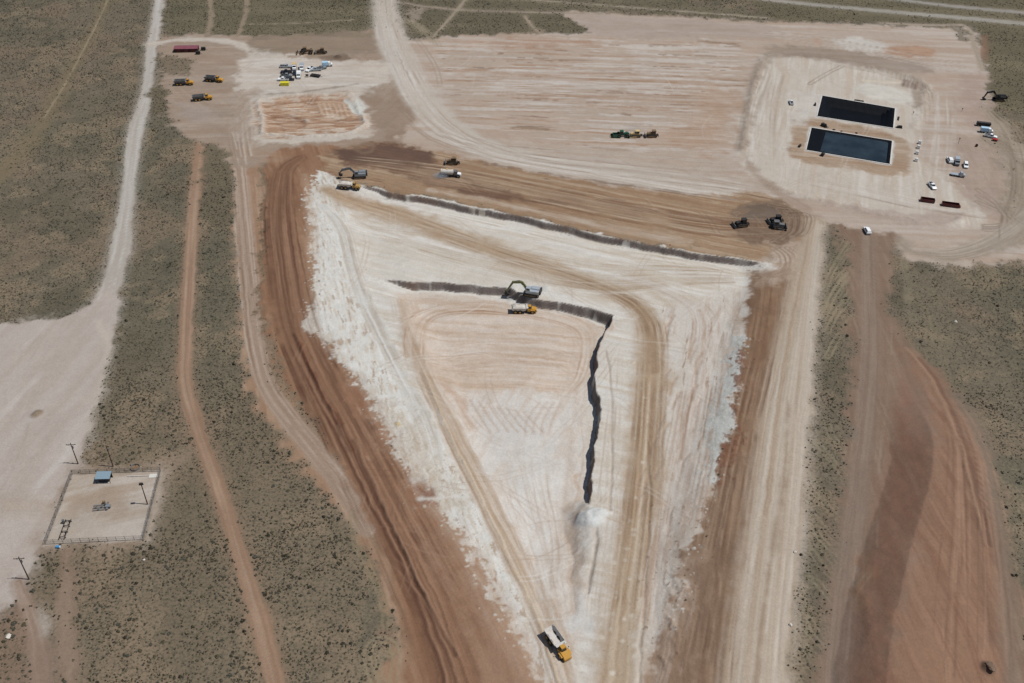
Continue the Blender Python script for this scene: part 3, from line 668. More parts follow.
ribbon([(819, 226, 4), (815, 260, 5), (809, 320, 7), (802, 400, 9), (795, 480, 10), (785, 570, 11), (774, 650, 12), (768, 720, 12)], (194, 180, 163), 1.5, 1.5, [((178, 158, 138), 0.2, 0.4)], 1.0, 160, seed=94, op=0.9)
ribbon([(789, 400, 1.5), (783, 480, 2), (771, 560, 2.2), (760, 640, 2.5), (754, 700, 2.5)], (146, 120, 96), 1, 1.2, op=0.7)
ribbon([(758, 520, 7), (748, 600, 9), (738, 700, 10)], (190, 174, 156), 2.5, 2, [((172, 152, 132), 0.2, 0.4)], 1.2, 120, op=0.8, seed=95)

# ---- tracks over the scrub strip
for k in range(14):
    y0 = 240 + 90 * rng.random(); x0 = 823 + 8 * rng.random()
    track([(x0, y0 + 30), (x0 + 8, y0 + 10 + 6 * rng.random()), (x0 + 24, y0 - 4 - 8 * rng.random())], (150, 134, 108), 0.5, 2.0, 0.6)
for k in range(16):
    y0 = 440 + 240 * rng.random(); x0 = 812 + (560 - y0) * 0.05
    track([(x0, y0), (x0 + 10, y0 + 8 + 10 * rng.random()), (x0 + 26, y0 + 26 + 10 * rng.random())], (152, 138, 112), 0.4, 1.8, 0.55)
for k in range(14):
    y0 = 250 + 180 * rng.random(); x0 = 890 + 20 * rng.random() + (y0 - 250) * 0.25
    track([(x0, y0), (x0 + 15 + 10 * rng.random(), y0 + 15), (x0 + 26 + 20 * rng.random(), y0 + 50 + 30 * rng.random())], (134, 120, 96), 0.5, 2.0, 0.45)
for k in range(4):
    track([(903, 255 + 3 * k), (906 + k, 280), (908 + 2 * k, 320)], (134, 122, 100), 0.5, 2.0, 0.45)
for k in range(5):
    track([(915, 345 + 8 * k), (945, 362 + 8 * k), (985, 364 + 9 * k), (1040, 356 + 12 * k)], (128, 115, 92), 0.6, 2.2, 0.45)
track([(826, 420), (832, 436), (846, 450)], (150, 136, 110), 0.5, 2.0, 0.5)
# ---- topsoil stockpile and its brown road
area([(828, 226), (862, 230), (895, 236), (890, 262), (888, 300), (900, 336), (926, 362), (948, 388), (970, 420), (988, 455), (1000, 500), (1010, 560), (1022, 620), (1030, 720), (818, 720), (826, 640), (836, 570), (846, 500), (850, 430), (850, 350), (852, 290), (848, 250)],
     (138, 113, 94), 3, 3, [((126, 100, 82), 0.15, 0.5), ((150, 126, 107), 0.35, 0.5)], (88, 2.4, 60), amp=0.06, rough=0.15, seed=96)
ribbon([(868, 236, 6), (869, 290, 8), (870, 350, 9), (866, 420, 10), (858, 500, 11), (846, 590, 13), (836, 700, 15)], (140, 120, 105), 2.5, 1.5, [((126, 104, 90), 0.2, 0.4), ((152, 132, 116), 0.35, 0.3)], 1.2, 150, op=0.8, seed=97)
area([(905, 350), (930, 370), (952, 400), (975, 450), (992, 520), (1002, 600), (1010, 720), (880, 720), (892, 640), (912, 560), (930, 500), (936, 450), (926, 400)],
     (148, 112, 88), 4, 3, [((128, 90, 70), 0.15, 0.5), ((158, 120, 96), 0.35, 0.5)], (96, 2.2, 60), amp=0.06, rough=0.1, seed=98, op=0.9)
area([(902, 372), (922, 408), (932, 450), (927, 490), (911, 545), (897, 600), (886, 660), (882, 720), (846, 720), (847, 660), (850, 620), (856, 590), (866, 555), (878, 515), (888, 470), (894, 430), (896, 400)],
     (138, 94, 73), 3.0, 0.8, [((124, 84, 66), 0.1, 0.5)], (85, 3, 40), amp=0.04, rough=0.0, seed=99, op=0.55)  # west face turned from the sun, its shade deepened in the soil colour
area([(908, 375), (920, 400), (926, 428), (915, 432), (906, 415), (902, 395)], (132, 110, 96), 3, 3, op=0.4, seed=100)
ribbon([(950, 440, 2), (962, 480, 3), (972, 520, 3), (982, 580, 3), (990, 640, 3)], (120, 92, 74), 2, 2, op=0.6, ruts=0.2)
groove([(905, 348), (925, 372), (942, 402), (958, 440), (972, 490), (985, 545)], 0.8, 0.6, (156, 128, 104), 0.5)
groove([(918, 358), (936, 380), (952, 412), (966, 450), (980, 500), (990, 545)], 0.7, -0.5, (102, 76, 62), 0.6)
ribbon([(955, 395, 4), (975, 425, 5), (990, 470, 5), (1000, 530, 6), (1006, 600, 7), (1014, 700, 8)], (132, 115, 99), 2.5, 2, [((120, 104, 86), 0.2, 0.4)], 1.0, 60, op=0.8, seed=101)
groove([(856, 585), (866, 605), (872, 640), (876, 690)], 1.6, 0.35)
area([(855, 560), (866, 556), (868, 590), (860, 610)], (152, 114, 84), 2.5, 2.5, op=0.6, seed=102)

# spill and drag where the white ground meets the brown band further down
ribbon([(432, 505, 3), (458, 535, 6), (482, 575, 9), (508, 622, 11), (532, 668, 13), (552, 720, 14)], (186, 160, 137), 4, 2.5, [((166, 132, 107), 0.1, 0.4), ((206, 192, 176), 0.4, 0.3)], 1.0, 30, op=0.6, seed=110)
ribbon([(655, 560, 6), (690, 520, 5), (705, 490, 3)], (172, 148, 127), 4, 2.5, [((148, 120, 98), 0.1, 0.4)], 1.0, 30, op=0.55, seed=111)
ribbon([(690, 560, 8), (676, 610, 10), (662, 660, 12), (648, 710, 14)], (170, 146, 126), 5, 3, [((146, 118, 96), 0.1, 0.4), ((198, 184, 170), 0.45, 0.3)], 1.0, 20, op=0.65, seed=112)
ribbon([(306, 175, 3), (312, 215, 3), (311, 250, 3)], (186, 160, 134), 2.5, 2, op=0.5, seed=113)
ribbon([(308, 200, 3), (313, 245, 3), (314, 290, 3), (312, 318, 3), (325, 340, 4), (350, 368, 4), (378, 408, 5), (402, 452, 6), (425, 490, 6)], (184, 158, 134), 2.5, 3, [((206, 196, 184), 0.1, 0.25), ((150, 112, 86), 0.35, 0.3)], 1.0, 6, op=0.45, seed=114, rough=0.5)
clods([(306, 180), (312, 245), (314, 290), (308, 318), (325, 342), (350, 370), (378, 412), (402, 456), (428, 496), (460, 540), (490, 590), (520, 645)], 2.4, 230, (204, 194, 180), 0.2, 0.75)
clods([(330, 215), (345, 290), (385, 370), (420, 440), (450, 490)], 6, 260, (190, 176, 158), 0.2, 0.7)
clods([(742, 340), (730, 400), (716, 450), (704, 500), (690, 560), (672, 620)], 2.0, 160, (198, 192, 182), 0.2, 0.7)
clods([(748, 340), (740, 400), (732, 450), (722, 490)], 1.6, 90, (128, 88, 66))
clods([(690, 520), (680, 580), (664, 650)], 6, 130, (120, 94, 74), 0.2, 0.6)
# crumbled white rubble under the cut faces
for q_, zz in ((b_n, 2.6), (i_n, 2.6)):
    S = sl(q_.min(0) - 6, q_.max(0) + 4); d, s_, u_, i_ = gline(q_, S, XX[S] + WX[S] * 0.5, YY[S] + WY[S] * 0.6, 7)
    m = (1 - sstep(1.6, 5.0, d + 1.4 * NS[S])) * (s_ < 0) * 0.7
    put(S, m, alb((216, 210, 201)) * (1 + 0.12 * NF[S])[..., None], 0, None); ROUGH[S] = np.maximum(ROUGH[S], m * 1.1)
# ---- wheel and blade marks along every lane
DK, LT = (112, 78, 58), (170, 134, 106)
bundle([(300, 158, 9), (283, 172, 14), (280, 215, 18), (286, 270, 20), (296, 325, 22), (318, 375, 24), (348, 430, 28), (378, 490, 32), (408, 550, 36), (440, 615, 42), (475, 710, 50)], 80, [(94, 62, 46), (106, 72, 54), (172, 134, 106), (90, 58, 42)], 0.4, relief=0.25)
bundle([(345, 160, 8), (430, 172, 14), (520, 190, 18), (620, 210, 20), (720, 226, 20), (790, 228, 14)], 85, [(118, 88, 66), (188, 166, 140), (100, 74, 56), (136, 100, 74)], 0.5, 0.4)
bundle([(345, 200, 6), (385, 212, 11), (440, 232, 13), (500, 254, 13), (560, 273, 12), (612, 292, 11), (638, 308, 12), (651, 328, 15), (652, 365, 16), (649, 420, 17), (644, 490, 19), (636, 560, 21), (626, 640, 23), (616, 720, 25)], 70, [(146, 116, 88), (208, 192, 170), (136, 108, 82)], 0.45)
bundle([(322, 205, 6), (342, 228, 8), (352, 265, 8), (366, 305, 9), (388, 350, 9), (408, 390, 10), (426, 425, 11), (434, 455, 10)], 36, [(172, 158, 142), (224, 220, 214), (190, 178, 164)], 0.5)
bundle([(396, 295, 8), (406, 335, 10), (424, 378, 12), (446, 420, 14), (472, 470, 15), (500, 525, 16), (528, 580, 18), (556, 640, 20), (578, 710, 22)], 50, [(168, 142, 114), (216, 204, 190), (156, 128, 102)], 0.45)
bundle([(440, 396, 4), (418, 372, 9), (414, 335, 11), (428, 314, 10), (470, 307, 10), (530, 312, 10), (576, 324, 10), (588, 342, 9), (582, 375, 8), (566, 396, 5)], 40, [(166, 130, 102), (214, 198, 182), (178, 146, 118)], 0.5)
bundle([(428, 352, 26), (500, 350, 30), (582, 356, 26)], 40, [(174, 140, 114), (216, 204, 192), (184, 154, 128)], 0.4, 0.35, 0.2)
bundle([(350, 215, 12), (430, 242, 22), (520, 264, 26), (600, 278, 26), (680, 276, 18), (750, 276, 10)], 70, [(176, 154, 130), (218, 210, 198), (164, 140, 114)], 0.4, 0.35)
bundle([(420, 206, 6), (520, 228, 8), (620, 252, 9), (700, 264, 8), (760, 274, 6)], 34, [(186, 168, 146), (220, 214, 204)], 0.45, 0.35)
bundle([(600, 272, 5), (660, 287, 8), (702, 312, 14), (704, 360, 20), (694, 430, 22), (680, 500, 22), (664, 580, 22), (648, 680, 20)], 60, [(168, 142, 120), (216, 208, 198), (176, 150, 130)], 0.45)
bundle([(742, 290, 6), (720, 330, 14), (700, 400, 18), (690, 460, 14)], 34, [(158, 128, 104), (216, 208, 198)], 0.45)
bundle([(815, 222, 11), (803, 290, 17), (787, 400, 24), (770, 550, 31), (752, 720, 38)], 60, [(148, 124, 102), (208, 196, 180), (158, 136, 114)], 0.3)
bundle([(775, 272, 12), (768, 340, 16), (748, 430, 18), (732, 520, 22), (712, 620, 28), (696, 720, 34)], 60, [(102, 76, 58), (164, 136, 112), (116, 88, 68)], 0.4, relief=0.25)
bundle([(384, -12, 11), (386, 15, 12), (393, 42, 15), (408, 75, 16), (426, 105, 17), (452, 130, 17), (490, 150, 16), (540, 162, 14), (600, 173, 12), (680, 187, 11), (752, 198, 10)], 50, [(168, 150, 134), (214, 207, 198)], 0.4, 0.35)
bundle([(236, 150, 8), (241, 190, 9), (246, 245, 10), (251, 300, 10), (256, 345, 10), (267, 385, 11), (290, 420, 12), (318, 455, 13), (345, 490, 13), (368, 530, 12)], 34, [(192, 174, 158), (138, 110, 88)], 0.45)
bundle([(203, 130, 3), (197, 170, 4), (193, 215, 4), (190, 260, 5), (187, 310, 5), (185, 350, 5), (184, 375, 5), (189, 402, 5), (203, 445, 5), (221, 495, 6), (240, 555, 6), (259, 620, 7), (280, 700, 8)], 14, [(176, 148, 124), (136, 106, 84)], 0.4)
bundle([(156, 25, 3), (148, 80, 3), (136, 130, 5), (128, 195, 4), (121, 245, 6), (106, 300, 8)], 14, [(166, 154, 142), (202, 196, 188)], 0.35)
bundle([(440, 88, 48), (590, 90, 50), (738, 95, 45)], 110, [(150, 120, 94), (208, 200, 192), (164, 132, 106)], 0.42, 0.5, 0.12)
bundle([(450, 146, 8), (560, 163, 12), (700, 178, 15), (770, 190, 10)], 46, [(152, 130, 112), (206, 198, 186)], 0.4, 0.4)
bundle([(600, 28, 8), (700, 32, 9), (790, 36, 10), (930, 62, 16), (975, 70, 10)], 40, [(156, 134, 116), (196, 184, 172)], 0.35, 0.5)
bundle([(930, 372, 8), (958, 420, 14), (975, 500, 26), (980, 600, 40), (985, 720, 50)], 44, [(118, 86, 68), (166, 130, 106)], 0.35)
bundle([(868, 236, 14), (870, 350, 22), (856, 500, 26), (836, 700, 30)], 34, [(120, 98, 82), (156, 136, 118)], 0.35)
bundle([(775, 66, 10), (762, 115, 16), (762, 170, 16)], 40, [(160, 142, 126), (214, 206, 196)], 0.45, 0.4)
bundle([(940, 90, 14), (938, 140, 18), (930, 190, 16)], 34, [(164, 146, 130), (212, 204, 194)], 0.4, 0.4)
bundle([(775, 175, 8), (850, 190, 12), (930, 207, 10), (985, 216, 5)], 34, [(160, 140, 124), (210, 202, 192)], 0.4, 0.4)
bundle([(820, 62, 5), (880, 72, 6), (925, 88, 8), (930, 120, 8)], 24, [(138, 120, 104), (190, 176, 162)], 0.45, 0.4)
bundle([(245, 72, 14), (300, 74, 16), (372, 80, 14)], 36, [(168, 150, 134), (212, 204, 194)], 0.4, 0.4)
bundle([(238, 95, 10), (240, 132, 12), (246, 165, 9)], 26, [(142, 120, 102), (196, 182, 168)], 0.4, 0.4)
bundle([(390, 90, 14), (440, 134, 20), (520, 158, 16)], 30, [(160, 140, 122), (206, 196, 184)], 0.4, 0.4)
bundle([(165, 70, 10), (205, 95, 22), (235, 125, 16)], 26, [(142, 120, 102), (176, 158, 142)], 0.35, 0.4)
bundle([(1050, 205, 14), (1015, 232, 14), (985, 248, 13), (950, 256, 11), (915, 252, 8)], 30, [(146, 128, 110), (186, 172, 156)], 0.4, 0.4)
bundle([(1000, 115, 8), (1012, 150, 10), (1016, 190, 10), (1004, 222, 8)], 26, [(120, 104, 86), (164, 150, 132)], 0.45, 0.4)
bundle([(515, 400, 34), (525, 480, 30), (545, 560, 22), (562, 640, 14)], 40, [(184, 164, 146), (220, 214, 206)], 0.35)
bundle([(618, 335, 8), (614, 420, 10), (608, 500, 14), (598, 600, 16), (590, 700, 16)], 34, [(176, 156, 136), (218, 208, 196)], 0.4)
for k in range(7):
    a0 = 770 + 4 * k
    track([(a0, 205 + 2 * k), (a0 + 18, 210 + k), (a0 + 20 - k, 232), (a0 - 2, 243 - k)], (96, 76, 62) if k % 2 else (150, 128, 108), 0.4, 2.0, 0.6)
for k in range(9):
    bundle([(842 + 3 * k + rng.uniform(-8, 8), 250 + 40 * k, 5), (838 + rng.uniform(-5, 5), 290 + 40 * k, 8)], 2, [(150, 134, 110)], 0.35)

scatter([(330, 190), (760, 262), (740, 380), (690, 560), (640, 680), (570, 690), (400, 440), (325, 300)], 70, 60, [(176, 152, 128), (222, 216, 208), (164, 138, 112)], 0.4)
scatter([(420, 310), (590, 322), (585, 500), (570, 600), (540, 590)], 24, 45, [(178, 150, 128), (218, 210, 200)], 0.4)
scatter([(430, 45), (740, 45), (735, 180), (480, 160)], 34, 90, [(160, 136, 116), (208, 200, 192)], 0.35)
scatter([(760, 70), (960, 90), (985, 215), (780, 190)], 36, 50, [(162, 142, 126), (212, 204, 194)], 0.4)
scatter([(165, 60), (380, 50), (420, 140), (240, 150)], 34, 60, [(144, 124, 106), (196, 182, 168)], 0.4)
scatter([(0, 330), (100, 320), (60, 480), (0, 590)], 26, 50, [(164, 148, 134), (198, 188, 178)], 0.3)
scatter([(76, 478), (158, 476), (142, 536), (50, 540)], 12, 22, [(160, 142, 124), (198, 186, 172)], 0.35)
scatter([(345, 158), (780, 210), (750, 245), (500, 200)], 30, 40, [(116, 88, 66), (180, 156, 130)], 0.4)
scatter([(985, 100), (1024, 150), (1024, 240), (960, 250), (1000, 215)], 26, 45, [(112, 98, 80), (172, 158, 140)], 0.5)
scatter([(890, 250), (1024, 265), (1024, 420), (950, 380)], 22, 60, [(140, 126, 102)], 0.4)
scatter([(270, 200), (310, 320), (460, 560), (520, 690), (440, 690), (300, 400)], 30, 40, [(112, 78, 60), (168, 132, 106)], 0.35, head=-1.1)

for e_, h_ in (([(742, 150), (748, 110), (756, 78), (766, 57), (800, 57), (850, 63), (905, 75), (926, 86)], 0.9), ([(926, 86), (922, 112), (914, 128)], 0.7), ([(772, 187), (820, 200), (880, 214), (948, 226), (962, 214)], 0.8), ([(796, 121), (850, 126), (904, 140)], 0.6), ([(793, 150), (830, 162), (900, 174)], 0.5)):
    groove(e_, 2.4, h_)

# ---- small piles
mound(594, 517, 5.0, 1.2, (216, 215, 210))
mound(583, 519, 4.0, 0.7, (212, 209, 203))
mound(601, 513, 3.6, 0.8, (212, 210, 204))
mound(35, 415, 2.6, 0.7, (146, 126, 106))
mound(990, 669, 3.2, 1.4, (110, 84, 68))
mound(338, 57, 3.2, 1.0, (100, 82, 68))
mound(546, 290, 3.0, 0.8, (206, 202, 194)); mound(512, 291, 3, 0.8, (196, 192, 186))
mound(398, 424, 1.6, 0.7, (200, 180, 140))

# ------------------------------------------------------------------ heights
HB = Hbase(XX + WX * 0.7 + NM * 0.5 + NS * 0.12, YY + WY * 0.45 + NM * 0.7 + NS * 0.1)
# keep the lined ponds crisp
lo = np.minimum(POND[0].min(0), POND[1].min(0)) - 8; hi = np.maximum(POND[0].max(0), POND[1].max(0)) + 8
S = sl(lo, hi); HB[S] = Hbase(XX[S], YY[S])
lo = pile_c.min(0) - 62; hi = pile_c.max(0) + 62; S = sl((lo[0] + 40, lo[1]), hi); HB[S] = Hbase(XX[S] + WX[S] * 0.5, YY[S])
GZ = HB + HADD + 0.10 * NB + 0.04 * NM + ROUGH * (0.09 * NS + 0.06 * NF) + np.maximum(ROUGH - 1.0, 0) * 0.5 * np.maximum(NS, 0) + SCR * 0.05 * NS
# exposed rock on the steep cut faces
gy, gx = np.gradient(HB, GY, GX)
slope = np.hypot(gx, gy)
E_ = sl(b_w.min(0) - 20, b_e.max(0) + 30)
rk = np.zeros(XX.shape); lo = Z_B[0].min(0) - 3; hi = Z_B[0].max(0) + 3; S = sl(lo, hi)
near = np.minimum.reduce([gline(q, S, XX[S], YY[S], 5.0)[0] for q in (b_n, i_n, i_e, i_e2)])
rk[S] = sstep(0.75, 1.4, slope[S]) * (1 - 0.75 * sstep(0.35, 0.6, fbm(XX[S] / 5, YY[S] / 5, 777, 3))) * (1 - sstep(3.5, 5, near))
rc = tint((126, 111, 104), [((98, 82, 77), sstep(-0.6, 0.8, fbm(XX[S] / 5, YY[S] / 5, 401, 3))), ((176, 164, 153), sstep(0.4, 0.9, fbm(XX[S] / 9 + 9, YY[S] / 9, 405, 3))), ((126, 96, 80), sstep(0.2, 0.6, fbm(XX[S] / 14, YY[S] / 14, 409, 2)))])
COL[S] = COL[S] * (1 - rk[S][..., None] * 0.9) + rc * (rk[S][..., None] * 0.9)
ROUGH = np.maximum(ROUGH, rk)
GZ += rk * 0.06 * NF
lum = (COL @ np.array([0.3, 0.55, 0.15]))[..., None]; COL = (lum + (COL - lum) * 0.92) * np.array([0.985, 1.0, 1.0])
COL = np.clip(COL, 0.005, 0.8)

def gz(x, y):
    i = np.clip(np.searchsorted(GX, x) - 1, 0, len(GX) - 2); j = np.clip(np.searchsorted(GY, y) - 1, 0, len(GY) - 2)
    fx = (x - GX[i]) / (GX[i + 1] - GX[i]); fy = (y - GY[j]) / (GY[j + 1] - GY[j])
    return (GZ[j, i] * (1 - fx) + GZ[j, i + 1] * fx) * (1 - fy) + (GZ[j + 1, i] * (1 - fx) + GZ[j + 1, i + 1] * fx) * fy

def gs(A, x, y):
    i = np.clip(np.searchsorted(GX, x) - 1, 0, len(GX) - 2); j = np.clip(np.searchsorted(GY, y) - 1, 0, len(GY) - 2)
    return A[j, i]

# ------------------------------------------------------------------ ground mesh
def np_mesh(name, V, Fq, k=4):
    me = bpy.data.meshes.new(name)
    me.vertices.add(len(V)); me.vertices.foreach_set('co', np.ascontiguousarray(V, np.float32).ravel())
    nf = len(Fq)
    me.loops.add(nf * k); me.loops.foreach_set('vertex_index', np.ascontiguousarray(Fq, np.int32).ravel())
    me.polygons.add(nf); me.polygons.foreach_set('loop_start', np.arange(0, nf * k, k, dtype=np.int32))
    me.polygons.foreach_set('loop_total', np.full(nf, k, np.int32))
    me.update(calc_edges=True)
    return me

ny, nx = XX.shape
idx = np.arange(ny * nx).reshape(ny, nx)
Fq = np.stack([idx[:-1, :-1], idx[:-1, 1:], idx[1:, 1:], idx[1:, :-1]], -1).reshape(-1, 4)
gme = np_mesh('ground', np.stack([XX, YY, GZ], -1).reshape(-1, 3), Fq)
gme.polygons.foreach_set('use_smooth', np.ones(len(Fq), bool))
a = gme.attributes.new('soil', 'FLOAT_COLOR', 'POINT')
a.data.foreach_set('color', np.concatenate([COL, np.ones(XX.shape + (1,))], -1).astype(np.float32).ravel())
a = gme.attributes.new('scrub', 'FLOAT', 'POINT'); a.data.foreach_set('value', SCR.astype(np.float32).ravel())
a = gme.attributes.new('rough', 'FLOAT', 'POINT'); a.data.foreach_set('value', ROUGH.astype(np.float32).ravel())
ground = bpy.data.objects.new('ground', gme); C.objects.link(ground); ground['kind'] = 'structure'

def ground_material():
    m = bpy.data.materials.new('desert soil'); m.use_nodes = True
    t = m.node_tree; N = t.nodes; L = t.links; b = N['Principled BSDF']
    b.inputs['Roughness'].default_value = 0.95; b.inputs['Specular IOR Level'].default_value = 0.15
    g = N.new('ShaderNodeNewGeometry')
    def attr(n):
        q = N.new('ShaderNodeAttribute'); q.attribute_name = n; return q
    def noise(sc, det, rough=0.55):
        q = N.new('ShaderNodeTexNoise'); q.inputs['Scale'].default_value = sc; q.inputs['Detail'].default_value = det; q.inputs['Roughness'].default_value = rough
        L.new(g.outputs['Position'], q.inputs['Vector']); return q
    def math_(op, a, b_=None, c=None):
        q = N.new('ShaderNodeMath'); q.operation = op
        for i, v in enumerate((a, b_, c)):
            if v is None: continue
            if isinstance(v, (int, float)): q.inputs[i].default_value = v
            else: L.new(v, q.inputs[i])
        return q.outputs[0]
    def mrange(v, a0, a1, b0, b1):
        q = N.new('ShaderNodeMapRange'); L.new(v, q.inputs[0])
        for i, x in enumerate((a0, a1, b0, b1)): q.inputs[i + 1].default_value = x
        return q.outputs[0]
    def mix(f, a, b_, mode='MIX'):
        q = N.new('ShaderNodeMix'); q.data_type = 'RGBA'; q.blend_type = mode
        for s, v in ((q.inputs['Factor'], f), (q.inputs['A'], a), (q.inputs['B'], b_)):
            if isinstance(v, (int, float)): s.default_value = v
            elif isinstance(v, tuple): s.default_value = v
            else: L.new(v, s)
        return q.outputs['Result']
    soil = attr('soil'); scr = attr('scrub'); rg = attr('rough')
    n1 = noise(1.3, 4); n2 = noise(0.35, 5, 0.6); n3 = noise(3.4, 2)
    f = math_('ADD', mrange(n1.outputs[0], 0.2, 0.8, -0.10, 0.10), mrange(n2.outputs[0], 0.2, 0.8, -0.07, 0.07))
    f = math_('ADD', f, mrange(n3.outputs[0], 0.2, 0.8, -0.09, 0.09))
    f = math_('ADD', f, 1.0)
    col = mix(1.0, soil.outputs['Color'], f, 'MULTIPLY')
    # dry grass tufts and litter
    tn = noise(1.0, 3, 0.65); tf = mrange(tn.outputs[0], 0.5, 0.62, 0.0, 0.75)
    tf = math_('MULTIPLY', tf, scr.outputs['Fac'])
    col = mix(tf, col, tuple(alb((91, 86, 69))) + (1,))
    t2 = noise(0.75, 4, 0.7); t2f = math_('MULTIPLY', mrange(t2.outputs[0], 0.6, 0.68, 0.0, 0.6), scr.outputs['Fac'])
    col = mix(t2f, col, tuple(alb((140, 127, 102))) + (1,))
    L.new(col, b.inputs['Base Color'])
    bp = N.new('ShaderNodeBump'); bp.inputs['Distance'].default_value = 1.0
    hgt = math_('ADD', math_('MULTIPLY', n1.outputs[0], 0.10), math_('MULTIPLY', n3.outputs[0], 0.04))
    # close speckle of small dark plants between the modelled bushes
    vor = N.new('ShaderNodeTexVoronoi'); vor.inputs['Scale'].default_value = 0.95; L.new(g.outputs['Position'], vor.inputs['Vector'])
    vf = math_('MULTIPLY', mrange(vor.outputs['Distance'], 0.22, 0.42, 0.6, 0.0), scr.outputs['Fac'])
    col = mix(vf, col, tuple(alb((86, 82, 67))) + (1,)); L.new(col, b.inputs['Base Color'])
    rn = noise(1.1, 6, 0.7)
    hgt = math_('ADD', hgt, math_('MULTIPLY', math_('MULTIPLY', rn.outputs[0], rg.outputs['Fac']), 0.45))
    
    L.new(hgt, bp.inputs['Height']); bp.inputs['Strength'].default_value = 0.8
    L.new(bp.outputs[0], b.inputs['Normal'])
    return m
gme.materials.append(ground_material())
# ------------------------------------------------------------------ scrub
def leaf_material():
    m = bpy.data.materials.new('scrub leaves'); m.use_nodes = True
    t = m.node_tree; b = t.nodes['Principled BSDF']; b.inputs['Roughness'].default_value = 0.85; b.inputs['Specular IOR Level'].default_value = 0.2
    q = t.nodes.new('ShaderNodeAttribute'); q.attribute_name = 'leaf'
    n = t.nodes.new('ShaderNodeTexNoise'); n.inputs['Scale'].default_value = 5.0
    r = t.nodes.new('ShaderNodeMapRange'); r.inputs[3].default_value = 0.8; r.inputs[4].default_value = 1.2
    x = t.nodes.new('ShaderNodeMix'); x.data_type = 'RGBA'; x.blend_type = 'MULTIPLY'; x.inputs['Factor'].default_value = 1.0
    t.links.new(n.outputs[0], r.inputs[0]); t.links.new(q.outputs['Color'], x.inputs['A']); t.links.new(r.outputs[0], x.inputs['B'])
    t.links.new(x.outputs['Result'], b.inputs['Base Color'])
    return m
LEAF = leaf_material()

def bush_mesh(name, cx, cy, cz, r, hgt, col, nq):
    """numpy: nq leaf clumps per bush, spread through a low dome"""
    n = len(cx); k = n * nq
    R = np.repeat(r, nq); Hh = np.repeat(hgt, nq)
    az = rng.random(k) * 2 * PI; ct = rng.random(k); rad = 0.35 + 0.55 * rng.random(k)
    st = np.sqrt(1 - ct * ct)
    c = np.stack([np.repeat(cx, nq) + R * rad * st * np.cos(az), np.repeat(cy, nq) + R * rad * st * np.sin(az), np.repeat(cz, nq) + 0.05 + Hh * rad * ct], -1)
    nrm = np.stack([st * np.cos(az), st * np.sin(az), ct + 0.25], -1) + rng.normal(0, 0.45, (k, 3))
    nrm /= np.linalg.norm(nrm, axis=1)[:, None]
    h = rng.normal(0, 1, (k, 3)); a = np.cross(nrm, h); a /= np.linalg.norm(a, axis=1)[:, None]; b = np.cross(nrm, a)
    s = (R * (0.30 + 0.25 * rng.random(k)))[:, None]
    s2 = s * (0.55 + 0.5 * rng.random(k))[:, None]
    V = np.stack([c - a * s, c - b * s2, c + a * s * 0.9, c + b * s2 * 1.1], 1).reshape(-1, 3)
    me = np_mesh(name, V, np.arange(k * 4).reshape(-1, 4))
    cc = np.repeat(np.repeat(col, nq, 0) * (0.8 + 0.4 * rng.random((k, 1))), 4, 0)
    at_ = me.attributes.new('leaf', 'FLOAT_COLOR', 'POINT')
    at_.data.foreach_set('color', np.concatenate([cc, np.ones((len(cc), 1))], -1).astype(np.float32).ravel())
    me.materials.append(LEAF)
    return me

NB_C = 1000000
bx_ = rng.uniform(-420, 430, NB_C); by_ = rng.uniform(124, 720, NB_C)
# keep what could be seen (with a margin)
v = np.stack([bx_, by_, np.full(NB_C, -CAMH)], -1) @ CMn
px_ = 512 + F * v[:, 0] / -v[:, 2]; py_ = 341.5 - F * v[:, 1] / -v[:, 2]
dens = gs(SCR, bx_, by_)
cl_ = fbm(bx_ / 4, by_ / 4, 501, 2) * 0.55 + fbm(bx_ / 20, by_ / 20, 505, 3) * 0.6
far = sstep(240, 480, by_)
keep = (px_ > -90) & (px_ < 1110) & (py_ > -30) & (py_ < 720) & (rng.random(NB_C) < np.clip(dens, 0, 1) ** 1.3 * np.clip(0.5 + 0.5 * cl_, 0.05, 1) * (1 - 0.55 * far) * np.where(px_ > 780, 0.7, 1.0))
bx_, by_, far = bx_[keep], by_[keep], far[keep]
nb = len(bx_); print('bushes', nb)
br = (0.18 + 0.26 * rng.random(nb) ** 1.5 + 0.3 * (rng.random(nb) < 0.12) * rng.random(nb)) * (1 + 0.35 * far)
# larger scattered bushes on the disturbed ground near the pad
near = (by_ < 215) & (bx_ < -70) & (gs(SCR, bx_, by_) < 0.8)
br[near] *= 1.25
pal = alb([(80, 76, 61), (88, 84, 69), (92, 91, 80), (103, 96, 75), (72, 67, 55), (98, 91, 77)])
bc = pal[rng.integers(0, len(pal), nb)] * rng.uniform(0.75, 1.15, (nb, 1))
bz = gz(bx_, by_)
order = np.argsort(-(br / np.hypot(by_, CAMH)))
big, rest = order[:290], order[290:]
nearr = rest[by_[rest] < 265]; farr = rest[by_[rest] >= 265]
for nm, ids, nq in (('scrub_cover', nearr, 10), ('scrub_cover', farr, 5)):
    o = bpy.data.objects.new(nm, bush_mesh(nm, bx_[ids], by_[ids], bz[ids], br[ids], br[ids] * rng.uniform(0.8, 1.2, len(ids)), bc[ids], nq))
    C.objects.link(o); o['kind'] = 'stuff'; o['category'] = 'scrub'
    o['label'] = 'low olive scrub dotted over the near desert range' if nq == 10 else 'low olive scrub dotted over the far desert range'
variants = [bush_mesh('shrub', np.zeros(1), np.zeros(1), np.zeros(1), np.ones(1), np.ones(1), pal[k:k + 1] * 0.85, 26) for k in range(6)]
